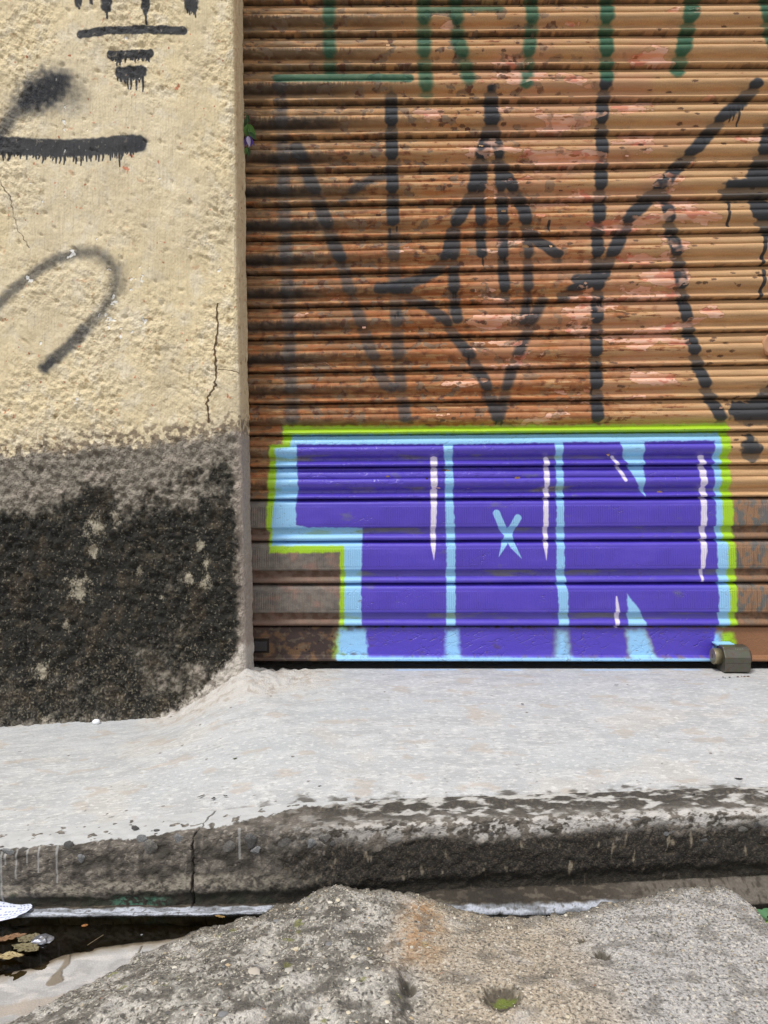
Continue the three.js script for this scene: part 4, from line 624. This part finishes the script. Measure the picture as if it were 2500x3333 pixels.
// the smooth, lower piece on the left is parted from the rough one by a step
const STEP = [[-300, 3420], [60, 3345], [150, 3300], [330, 3190], [400, 3150], [450, 3105], [540, 3068], [600, 3050]].map(([u, v]) => onY(u, v, YWAT + 0.012));
const stepZ = (x) => interp(STEP, x);
const roughK = (x, z) => x > STEP[7][0] ? 1 : sstep(-0.012, 0.012, (z < stepZ(x) ? -1 : 1) * -Math.abs(z - stepZ(x)) * (-1));
function slabY(x, z) {
  const i = ei(x), ze = EZ[i], ye = EY[i], d = z - ze, nB = fbm(x * 3, z * 3, 2, 601) - 0.5, R = x > STEP[7][0] ? 1 : sstep(-0.010, 0.014, z - stepZ(x));
  const yb = YWAT + lerp(0.022, 0.084, sstep(-0.62, -0.3, x + (z - 1.0) * 0.5)) + nB * 0.02;
  let y = lerp(ye, yb, sstep(0, 0.30, d));
  y += R * 0.006;
  const lump = sstep(0.02, -0.015, x - onY(1310, 3200, YWAT + 0.085)[0] - (fbm(z * 9, 1, 2, 606) - 0.5) * 0.06) * sstep(-0.40, -0.25, x) * sstep(0.18, 0.28, d); y += lump * 0.012;
  y += R * ((fbm(x * 22, z * 22, 3, 602) - 0.5) * lerp(0.014, 0.007, sstep(-0.05, 0.05, x)) + (fbm(x * 75, z * 75, 3, 603) - 0.5) * lerp(0.012, 0.0058, sstep(-0.05, 0.05, x))) + (1 - R) * (fbm(x * 26, z * 26, 3, 604) - 0.5) * 0.005;
  for (const [hx, hz, hr, hd] of HOLES) { const q = Math.hypot(x - hx, z - hz) / hr; if (q < 1.3) y -= hd * sstep(1.2, 0.5, q + (vn(x * 160, z * 160, 605) - 0.5) * 0.5); }
  return y;
}
const HOLES = [[1630, 3265, 0.030, 0.013], [1962, 3098, 0.014, 0.010], [1895, 3034, 0.008, 0.008], [1330, 3235, 0.014, 0.010]].map(([u, v, r, d]) => { const [x, z] = onY(u, v, YWAT + 0.082); return [x, z, r, d]; });
const CK = [[225, 3098], [215, 3130], [195, 3150], [178, 3190]].map(([u, v]) => onY(u, v, YWAT + 0.006)), CK2 = [[460, 3075], [448, 3100]].map(([u, v]) => onY(u, v, YWAT + 0.008)), CK3 = [[1290, 3180], [1320, 3230], [1318, 3270], [1300, 3340]].map(([u, v]) => onY(u, v, YWAT + 0.086));
const RS = new Sheet(1900, 640, -1.0, 1.0, 0.78, 1.44);
let slabMat;
{
  const { w, h } = RS, rgb = new Uint8Array(w * h * 4), bmp = new Float32Array(w * h), crk = RS.mask(), thin = RS.mask();
  RS.stroke(crk, CK, [0.002, 0.006, 0.004, 0.014], 0.003, 1, 0.4); RS.stroke(crk, CK2, [0.002, 0.0015], 0.001, 1, 0.4); RS.stroke(thin, CK3, [0.002, 0.006, 0.006, 0.004], 0.006, 0.7, 0.6);
  const RX = onY(1385, 3100, YWAT + 0.08), G0 = onY(1640, 3285, YWAT + 0.07), PCH = onY(120, 3290, YWAT + 0.01);
  for (let j = 0; j < h; j++) { const z = RS.y0 + (j + 0.5) * RS.dy;
    for (let i = 0; i < w; i++) {
      const x = RS.x0 + (i + 0.5) * RS.dx, o = j * w + i, d = z - EZ[ei(x)], R = x > STEP[7][0] ? 1 : sstep(-0.008, 0.010, z - stepZ(x));
      const n1 = fbm(x * 5, z * 5, 3, 611), n2 = fbm(x * 28, z * 28, 4, 612), n3 = fbm(x * 100, z * 100, 3, 613), f = vn(x * 430, z * 430, 614), rt = sstep(-0.02, 0.10, x + (n1 - 0.5) * 0.12);
      let hh = (n2 - 0.5) * 1.0 + (n3 - 0.5) * 1.8 + (f - 0.5) * 0.7;
      set([172, 168, 161]); mixc([146, 143, 137], sstep(0.4, 0.65, n2)); mixc([166, 150, 128], rt * 0.75 * sstep(0.7, 0.3, sstep(0.25, 0.5, x))); mixc([162, 160, 160], sstep(0.25, 0.45, x) * 0.7);
      mixc([88, 84, 77], (1 - rt) * sstep(0.40, 0.60, fbm(x * 16, z * 20, 4, 615)) * 0.75); const n4 = fbm(x * 190, z * 190, 2, 622); mixc([66, 63, 58], sstep(0.52, 0.66, lerp(n3, n4, 0.35 + 0.5 * rt)) * lerp(0.85, 0.6, rt)); mixc([204, 197, 184], sstep(0.56, 0.66, fbm(x * 160 + 9, z * 160, 3, 616)) * 0.65); mixc([186, 182, 178], sstep(0.55, 0.75, fbm(x * 12 + 4, z * 16, 3, 617)) * 0.5); mixc([78, 74, 68], sstep(0.52, 0.68, fbm(x * 20 + 9, z * 26, 4, 621)) * lerp(0.75, 0.4, rt));
      mulc(0.82 + 0.34 * f); mixc([146, 92, 68], sstep(0.86, 0.89, fbm(x * 90 + 30, z * 90, 2, 618)) * 0.7);
      // rust-orange run
      const rr = sstep(0.075, 0.0, Math.abs(x - RX[0] + 0.02 + (z - RX[1]) * 0.14 + (n1 - 0.5) * 0.04)) * sstep(-0.01, 0.05, d) * sstep(0.30, 0.16, d); mixc([164, 118, 74], rr * (0.15 + 0.7 * sstep(0.35, 0.65, n2 * 0.6 + n3 * 0.4)) * 0.75);
      // weathered dark rim along the broken edge, moss specks
      mixc([74, 68, 58], sstep(0.03, 0.0, d + (n2 - 0.5) * 0.04) * 0.55 * R); mixc([104, 106, 52], sstep(0.72, 0.78, fbm(x * 22 + 40, z * 22, 3, 619)) * (1 - rt) * 0.6);
      for (const [hx, hz, hr] of HOLES) { const q = Math.hypot(x - hx, z - hz) / hr; if (q < 1.6) mixc([62, 56, 46], sstep(1.25, 0.7, q + (n3 - 0.5) * 0.8) * 0.75); }
      { const q = Math.hypot((x - G0[0]) / 1.5, z - G0[1] - 0.004) / 0.012; mixc([104, 118, 44], sstep(1.3, 0.7, q + (n3 - 0.5)) * 0.85); }
      if (R < 1) { const c = [C[0], C[1], C[2]]; set([172, 170, 169]); mixc([150, 148, 147], sstep(0.4, 0.65, n2) * 0.7); mixc([196, 190, 186], sstep(0.5, 0.7, fbm(x * 22, z * 50, 3, 620)) * 0.6); mixc([160, 148, 136], sstep(1.2, 0.7, Math.hypot((x - PCH[0]) / 0.08, (z - PCH[1]) / 0.03) + (n2 - 0.5) * 1.6) * 0.7); mulc(0.93 + 0.14 * f); mixc([132, 122, 108], sstep(0.03, 0.010, d + (n2 - 0.5) * 0.03) * 0.7); mixc([84, 72, 54], sstep(0.014, 0.002, d + (n2 - 0.5) * 0.02) * 0.8); hh = lerp(hh, (n2 - 0.5) * 1.2 + (f - 0.5) * 0.3, 1 - R); mixc(c, R); mixc([112, 100, 84], crk[o] * 0.8); }
      if (thin[o] > 0) mixc([58, 54, 48], thin[o] * sstep(0.3, 0.6, n3 + 0.15)); hh -= (crk[o] + thin[o]) * 1.6; bmp[o] = hh; wr(rgb, o);
    } }
  slabMat = std({ map: RS.color(rgb), bumpMap: RS.grey(bmp, -3, 2.4), bumpScale: 0.0115, roughness: 0.92 });
}
let slab;
{
  const xs = []; for (let x = -5; x < -1.0; x += 0.25) xs.push(x); for (let x = -1.0; x < 1.0; x += 0.0042) xs.push(x); for (let x = 1.05; x <= 5; x += 0.25) xs.push(x);
  const ds = []; for (let d = 0; d < 0.46; d += 0.0042) ds.push(d); for (let d = 0.48; d < 6; d *= 1.25) ds.push(d);
  const g = grid(xs.length, ds.length + 4, (i, j) => {
    const x = xs[i], rag = ((fbm(x * 60, 3, 3, 630) - 0.5) * 0.024 + (fbm(x * 20, 3, 2, 633) - 0.5) * 0.02) * sstep(0.01, 0.05, EY[ei(x)] - YWAT), ze = EZ[ei(x)] + rag;
    if (j < 4) { const q = (4 - j) / 4; return [x, slabY(x, ze) - q * q * 0.12 - (q > 0 ? 0.004 : 0), ze - (0.012 * Math.sin(q * 2.4)) * sstep(0.0, 0.05, EY[ei(x)] - YWAT) + (fbm(x * 40, q * 3, 2, 631) - 0.5) * 0.012 * sstep(0.01, 0.05, EY[ei(x)] - YWAT)]; }
    const z = ze + ds[j - 4] * (1 - 0); return [x, slabY(x, z), z];
  }, (i, j, p) => RS.uv(p[0], p[2]));
  slab = struct('road_slab', g, slabMat);
  // pebbles bedded in the worn concrete: the larger ones each, the grit together
  const r = rng(17), pm = [[196, 186, 164], [168, 164, 156], [120, 120, 122], [206, 200, 188], [176, 168, 156], [86, 84, 84], [178, 158, 128]].map((c) => std({ color: lin(...c), roughness: 0.85 }));
  const peb = [1, 2, 3].map((s) => { const g2 = mergeVertices(new THREE.IcosahedronGeometry(1, 1).deleteAttribute('uv').deleteAttribute('normal')), p = g2.attributes.position; for (let i = 0; i < p.count; i++) { const k = 0.75 + 0.5 * hsh(i, s, 3); p.setXYZ(i, p.getX(i) * k, p.getY(i) * k, p.getZ(i) * k); } g2.computeVertexNormals(); return g2; });
  const known = [[828, 3180, 34], [968, 3085, 36], [1312, 3070, 0], [1060, 3155, 14], [1205, 3148, 20], [725, 3310, 22], [640, 3310, 14], [900, 3150, 14], [830, 3155, 16], [1020, 2990, 20], [1180, 3150, 8], [1070, 3070, 22], [940, 3175, 18], [630, 3165, 22], [1130, 3220, 12], [1060, 3250, 14], [1430, 3092, 12], [1520, 3190, 10], [1150, 3190, 14], [1130, 3195, 12], [560, 3135, 16], [730, 3130, 20], [1075, 2930, 18], [1100, 2925, 16], [1000, 2955, 16], [900, 2995, 18], [975, 2940, 12], [2250, 3080, 14], [1955, 3155, 16], [1930, 3120, 12]];
  const put = (u, v, s, k) => { const [x, z] = onY(u, v, YWAT + 0.07), rad = s * 1.4 / FOC / 2; let xx = x, zz = z; const yy = slabY(xx, zz); const [x2, z2] = onY(u, v, yy); const m = part('pebble', peb[k % 3], pm[Math.floor(r() * 7)], slab, [x2, slabY(x2, z2) - rad * 0.05, z2]); m.scale.set(rad * (1 + r() * 0.4), rad * 0.4, rad * (0.9 + r() * 0.4)); m.rotation.y = r() * 6; };
  known.forEach(([u, v, s], k) => { if (s) put(u, v, s, k); });
  for (let k = 0; k < 70; k++) { const u = r() < 0.72 ? lerp(430, 1330, r()) : lerp(1330, 2480, r()), v = lerp(2960, 3325, r()), [x, z] = onY(u, v, YWAT + 0.07); if (z < EZ[ei(x)] + 0.03 || (x < STEP[7][0] && z < stepZ(x) + 0.02)) continue; put(u, v, 6 + r() * r() * 14, k); }
  const N = 5000, gi = new THREE.InstancedMesh(peb[0], std({ color: 0xffffff, roughness: 0.9 }), N), M = new THREE.Matrix4(), Q = new THREE.Quaternion(), V = new THREE.Vector3(), Sx = new THREE.Vector3(), c = new THREE.Color(), pal = [[178, 172, 160], [146, 142, 136], [118, 114, 108], [196, 188, 172], [138, 126, 110], [100, 96, 90], [160, 148, 128]];
  gi.name = 'grit'; gi.userData.kind = 'stuff'; shadows(gi);
  for (let k = 0; k < N; k++) { let x, z; do { x = lerp(-0.75, 0.75, r()); z = EZ[ei(x)] + 0.004 + r() * r() * 0.5; } while (x < STEP[7][0] && z < stepZ(x) + 0.012); const s = 0.0008 + r() * r() * r() * 0.0026; V.set(x, slabY(x, z) + s * 0.1, z); Q.setFromEuler(new THREE.Euler(r() * 3, r() * 6, r() * 3)); Sx.set(s * (1 + r() * 0.8), s * 0.7, s * (0.8 + r() * 0.6)); gi.setMatrixAt(k, M.compose(V, Q, Sx)); const p = pal[Math.floor(r() * 7)]; gi.setColorAt(k, c.setRGB(p[0] / 255, p[1] / 255, p[2] / 255, THREE.SRGBColorSpace)); }
  slab.add(gi);
}
{
  const s = new Sheet(512, 128, -1, 1, 0, 0.5), d = new Uint8Array(512 * 128 * 4); for (let j = 0; j < 128; j++) for (let i = 0; i < 512; i++) { const x = i / 256, z = j / 256; set([40, 35, 26]); mixc([58, 50, 37], sstep(0.45, 0.65, fbm(x * 14, z * 22, 4, 701))); mixc([34, 32, 24], sstep(0.5, 0.7, fbm(x * 30, z * 30, 3, 702))); wr(d, j * 512 + i); }
  const xs = []; for (let x = -5; x <= 5; x += 0.05) xs.push(x);
  struct('gutter_bed', grid(xs.length, 14, (i, j) => { const x = xs[i], z = lerp(0.70, 1.25, j / 13); return [x, YWAT - 0.026 + (fbm(x * 9, z * 14, 3, 703) - 0.5) * 0.02, z]; }, (i, j, p) => s.uv(p[0] % 1, (p[2] - 0.7) * 0.9)), std({ map: s.color(d), roughness: 0.85 }));
  const wm = new THREE.MeshPhysicalMaterial({ color: lin(150, 140, 112), roughness: 0.04, transmission: 1, thickness: 0, ior: 1.33 });
  const wx = []; for (let x = -5; x <= 5; x += 0.04) wx.push(x);
  struct('gutter_water', grid(wx.length, 10, (i, j) => { const x = wx[i], z = lerp(zk(x) - 0.01, 1.2, j / 9); return [x, YWAT + (fbm(x * 10, z * 10, 2, 704) - 0.5) * 0.0006, z]; }, (i, j) => [i, j]), wm);
}
struct('ground', (() => { const g = new THREE.PlaneGeometry(160, 160); g.rotateX(-Math.PI / 2); g.translate(0, -0.42, 40); return g; })(), std({ color: lin(96, 94, 90), roughness: 0.95 }));
// ---------------------------------------------------------------- litter and weeds
const flatLeaf = (l, w, seed, curl) => grid(9, 15, (i, j) => {
  const u = i / 4 - 1, v = j / 14, torn = 0.62 + 0.75 * hsh(j, seed + (u < 0 ? 20 : 0), 4) * (Math.abs(u) > 0.6 ? 1 : 0.6), hw = w / 2 * Math.pow(Math.sin(Math.PI * clamp(v * 0.94 + 0.03)), 0.85) * torn;
  return [v * l - l / 2 + u * u * 0.1 * w, 0.0008 + curl * 0.35 * l * Math.abs(u) * (0.4 + 0.6 * v) + curl * 0.4 * l * (v - 0.5) ** 2 + (hsh(i, j, seed) - 0.5) * 0.0010, u * hw + 0.08 * l * Math.sin(v * 3 + seed)];
}, (i, j) => [i / 8, j / 14]);
const leafTex = (() => { const sh = new Sheet(64, 128, 0, 1, 0, 1), d = new Uint8Array(64 * 128 * 4); for (let j = 0; j < 128; j++) for (let i = 0; i < 64; i++) { set([225, 222, 214]); mixc([96, 78, 58], sstep(0.5, 0.68, fbm(i / 10, j / 12, 4, 821)) * 0.8); mixc([250, 240, 215], sstep(3, 0.5, Math.abs(i - 32)) * 0.5); mixc([150, 130, 104], sstep(0.62, 0.7, vn(i / 3, j / 22, 822)) * 0.5); wr(d, j * 64 + i); } return sh.color(d); })();
const dry = (c) => std({ color: lin(...c), map: leafTex, roughness: 0.75, side: THREE.DoubleSide });
function lay(name, geo, mat, label, cat, u, v, y, turn, tilt = 0, group) { const [x, z] = onY(u, v, y), m = solo(name, geo, mat, label, cat, [x, y, z], group); m.rotation.set(tilt, turn, 0); return m; }
{
  const yl = YWAT + 0.0015;
  lay('dry_leaf', flatLeaf(0.060, 0.018, 1, 0.10), dry([150, 116, 88]), 'curled orange-brown dead leaf floating beside the printed paper scrap', 'leaf', 30, 3052, yl, 0.15);
  lay('dry_leaf', flatLeaf(0.046, 0.026, 2, 0.14), dry([128, 122, 98]), 'broad olive-grey dead leaf stuck to the crumpled foil wrapper', 'leaf', 92, 3056, yl, -0.2, 0.1);
  lay('dry_leaf', flatLeaf(0.060, 0.030, 3, 0.08), dry([138, 132, 104]), 'pale flat dead leaf on the water by the slab edge', 'leaf', 78, 3088, yl, -0.35, -0.05);
  lay('dry_leaf', flatLeaf(0.056, 0.018, 4, 0.14), dry([186, 172, 132]), 'folded yellow dead leaf lying at the water edge', 'leaf', 24, 3118, YWAT + 0.004, 0.2, 0.1);
  lay('dry_leaf', flatLeaf(0.022, 0.008, 5, 0.1), dry([168, 140, 90]), 'narrow straw-coloured leaf on the water under the broken slab', 'leaf', 715, 2984, yl, -0.1);
  lay('seed', (() => { const g = new THREE.SphereGeometry(1, 16, 10); g.scale(0.0065, 0.0018, 0.0036); return g; })(), dry([176, 122, 72]), 'small flat orange seed floating on the dark water', 'seed', 276, 3012, yl, 0.3);
  const tw = new THREE.TubeGeometry(new THREE.CatmullRomCurve3([[-0.012, 0.001, 0.014], [-0.003, 0.002, 0.004], [0.004, 0.002, -0.006], [0.010, 0.001, -0.016]].map((a) => new THREE.Vector3(...a))), 12, 0.0007, 5); lay('twig', tw, dry([150, 138, 112]), 'thin pale twig floating across the gutter water', 'twig', 312, 3062, yl, 0.1);
  // crumpled foil
  const fg = mergeVertices(new THREE.IcosahedronGeometry(1, 3).deleteAttribute('uv').deleteAttribute('normal')); { const p = fg.attributes.position; for (let i = 0; i < p.count; i++) { const x = p.getX(i), y = p.getY(i), z = p.getZ(i), k = 0.55 + 0.9 * fbm(x * 2.2 + 5, y * 2.2 + z * 1.7, 3, 801); p.setXYZ(i, x * k * 0.019, Math.max(-0.002, y * k * 0.008), z * k * 0.014); } }
  lay('foil_wrapper', toCreasedNormals(fg, 0.25), std({ color: lin(150, 152, 162), metalness: 0.75, roughness: 0.28 }), 'crumpled silver and black foil wrapper floating in the gutter', 'wrapper', 138, 3060, YWAT + 0.002, 0.2);
  // scrap of printed paper
  const cv = document.createElement('canvas'); cv.width = 256; cv.height = 128; const cx = cv.getContext('2d'); cx.fillStyle = '#d8dcec'; cx.fillRect(0, 0, 256, 128); const r = rng(3); cx.fillStyle = '#9aa0bc'; for (let j = 0; j < 7; j++) for (let i = 0; i < 22; i++) if (r() > 0.25) cx.fillRect(i * 12 + r() * 3, 8 + j * 17, 5 + r() * 4, 9); cx.fillStyle = '#c79a84'; cx.fillRect(0, 0, 80, 18);
  const pt = new THREE.CanvasTexture(cv); pt.colorSpace = THREE.SRGBColorSpace;
  const pg = grid(14, 8, (i, j) => { const u = i / 13, v = j / 7; return [-0.13 + u * 0.15 * (1 - 0.25 * Math.abs(v - 0.4)) + (hsh(j, 1, 6) - 0.5) * 0.006, 0.004 + 0.010 * Math.sin(u * 5 + v * 2) * 0.4 + 0.012 * (1 - v), -0.026 + v * 0.05 - 0.012 * u]; }, (i, j) => [i / 13, 1 - j / 7]);
  lay('paper_scrap', pg, std({ map: pt, roughness: 0.7, side: THREE.DoubleSide }), 'torn scrap of white printed paper caught against the kerb', 'paper', 66, 2985, YWAT + 0.004, 0.08);
}
{ // bits on the pavement
  const onP = (u, v) => { let y = -0.12; for (let k = 0; k < 6; k++) { const [x, z] = onY(u, v, y); y = yPav(x, z); } const [x, z] = onY(u, v, y); return [x, y + 0.0035, z]; };
  const bit = (u, v, a, b, c, label, cat, name) => { const [x, y, z] = onP(u, v), m = solo(name, flatLeaf(a, b, Math.floor(u) % 17, 0.15), dry(c), label, cat, [x, y, z]); m.rotation.y = (u * 0.37) % 1.2 - 0.6; };
  bit(765, 2474, 0.011, 0.006, [96, 100, 62], 'tiny olive leaf lying alone on the white pavement', 'leaf', 'leaf_bit'); bit(694, 2604, 0.010, 0.007, [44, 38, 34], 'black crumb on the pavement above the kerb joint', 'crumb', 'dark_crumb'); bit(733, 2596, 0.012, 0.004, [40, 36, 34], 'flat black sliver beside the black crumb on the pavement', 'crumb', 'dark_crumb'); bit(655, 2598, 0.018, 0.004, [92, 88, 80], 'thin grey chip on the pavement left of the black crumb', 'crumb', 'dark_crumb');
  bit(2404, 2540, 0.018, 0.006, [34, 30, 28], 'long black flake on the pavement below the padlock', 'flake', 'dark_flake'); bit(2257, 2592, 0.011, 0.004, [46, 42, 38], 'small dark flake at the mouldy edge of the pavement', 'flake', 'dark_flake'); bit(2425, 2398, 0.010, 0.003, [52, 46, 42], 'thin brown sliver on the pavement under the padlock', 'flake', 'dark_flake'); bit(2410, 2453, 0.007, 0.004, [150, 90, 86], 'tiny pink paint chip on the white pavement', 'chip', 'paint_chip'); bit(1700, 2296, 0.008, 0.005, [70, 58, 48], 'small brown speck on the pavement below the purple letters', 'crumb', 'dark_crumb'); bit(2006, 2234, 0.012, 0.003, [86, 76, 68], 'thin splinter on the pavement close to the shutter', 'splinter', 'wood_splinter'); bit(1040, 2565, 0.009, 0.004, [58, 52, 46], 'dark crumb on the pavement right of the kerb joint', 'crumb', 'dark_crumb');
  // white pebble against the wall foot
  const [px, py] = onZ(315, 2349, ZW + 0.012), g = mergeVertices(new THREE.IcosahedronGeometry(1, 2).deleteAttribute('uv').deleteAttribute('normal')), p = g.attributes.position; for (let i = 0; i < p.count; i++) { const k = 0.8 + 0.4 * fbm(p.getX(i) * 2 + 4, p.getY(i) * 2 + p.getZ(i), 2, 811); p.setXYZ(i, p.getX(i) * k * 0.0115, p.getY(i) * k * 0.009, p.getZ(i) * k * 0.009); } g.computeVertexNormals();
  solo('white_pebble', g, std({ color: lin(232, 234, 238), roughness: 0.7 }), 'single bright white pebble at the foot of the mouldy wall', 'pebble', [px, py, ZW + 0.016]);
  // crumbs of rust and grit under the padlock
  const r = rng(8), gs = []; for (let k = 0; k < 60; k++) { const b = new THREE.IcosahedronGeometry(0.0010 + r() * 0.0028, 0); b.scale(1.3, 0.6, 1); const [x, y, z] = onP(lerp(2315, 2450, r()), lerp(2192, 2215, r() * r())); b.translate(x, y - 0.002, z); gs.push(b); }
  const rc = struct('rust_crumbs', mergeGeometries(gs), std({ color: lin(92, 70, 54), roughness: 0.95 })); rc.userData = { kind: 'stuff', label: 'crumbs of rust and grit lying under the padlock', category: 'grit' };
}
{ // weeds in the gutter at the right
  const [x, z] = onY(2530, 3035, YWAT + 0.02), pl = thing('gutter_weed', 'bright green broad-leaved weed growing beside the broken slab', 'plant', [x, YWAT - 0.01, z - 0.01]);
  const a = leafMat(132, 178, 62), b = leafMat(84, 132, 88), c = leafMat(64, 104, 62), r = rng(12);
  const L = (m, len, wd, pos, yaw, tilt) => { const q = part('leaf', leafGeo(len, wd, 0.35, 8, 0.3), m, pl, pos); q.rotation.order = 'YXZ'; q.rotation.set(tilt, yaw, 0); };
  L(a, 0.052, 0.028, [0.012, 0.03, 0.004], 1.2, -1.25); L(a, 0.04, 0.024, [0.018, 0.026, 0.016], 0.9, -1.2); L(b, 0.030, 0.026, [-0.006, 0.036, -0.022], 0.6, -1.0); L(b, 0.026, 0.020, [0.0, 0.038, -0.030], -0.6, -1.1); L(c, 0.03, 0.02, [0.004, 0.034, -0.03], 2.2, -1.1);
  for (let k = 0; k < 12; k++) L([a, b, c][k % 3], 0.03 + r() * 0.03, 0.02 + r() * 0.01, [0.03 + r() * 0.07, 0.025 + r() * 0.025, -0.04 + r() * 0.06], r() * 6, -1.3 + r() * 0.4);
  const stems = []; for (let k = 0; k < 6; k++) stems.push(new THREE.TubeGeometry(new THREE.CatmullRomCurve3([new THREE.Vector3(0.03, 0, -0.01), new THREE.Vector3(0.02 + k * 0.01, 0.02, -0.02 + k * 0.006), new THREE.Vector3(0.005 + k * 0.014, 0.034, -0.03 + k * 0.01)]), 8, 0.001, 5)); part('stem', mergeGeometries(stems), leafMat(150, 128, 84), pl);
  const [x2, z2] = onY(2470, 2945, YWAT + 0.004), sp = thing('sprout', 'tiny pale green sprout at the foot of the kerb', 'plant', [x2, YWAT - 0.004, z2]);
  part('stem', new THREE.TubeGeometry(new THREE.CatmullRomCurve3([[0, 0, 0], [-0.001, 0.014, 0], [-0.003, 0.028, 0.001]].map((q) => new THREE.Vector3(...q))), 8, 0.0008, 5), leafMat(130, 160, 90), sp);
  for (const [yw, t, h] of [[0.5, -1.0, 0.016], [-1.4, -0.9, 0.014], [2.6, -0.9, 0.026]]) { const q = part('leaf', leafGeo(0.010, 0.004, 0.2), leafMat(140, 176, 100), sp, [-0.001, h, 0]); q.rotation.order = 'YXZ'; q.rotation.set(t, yw, 0); }
}
renderer.render(scene, camera);
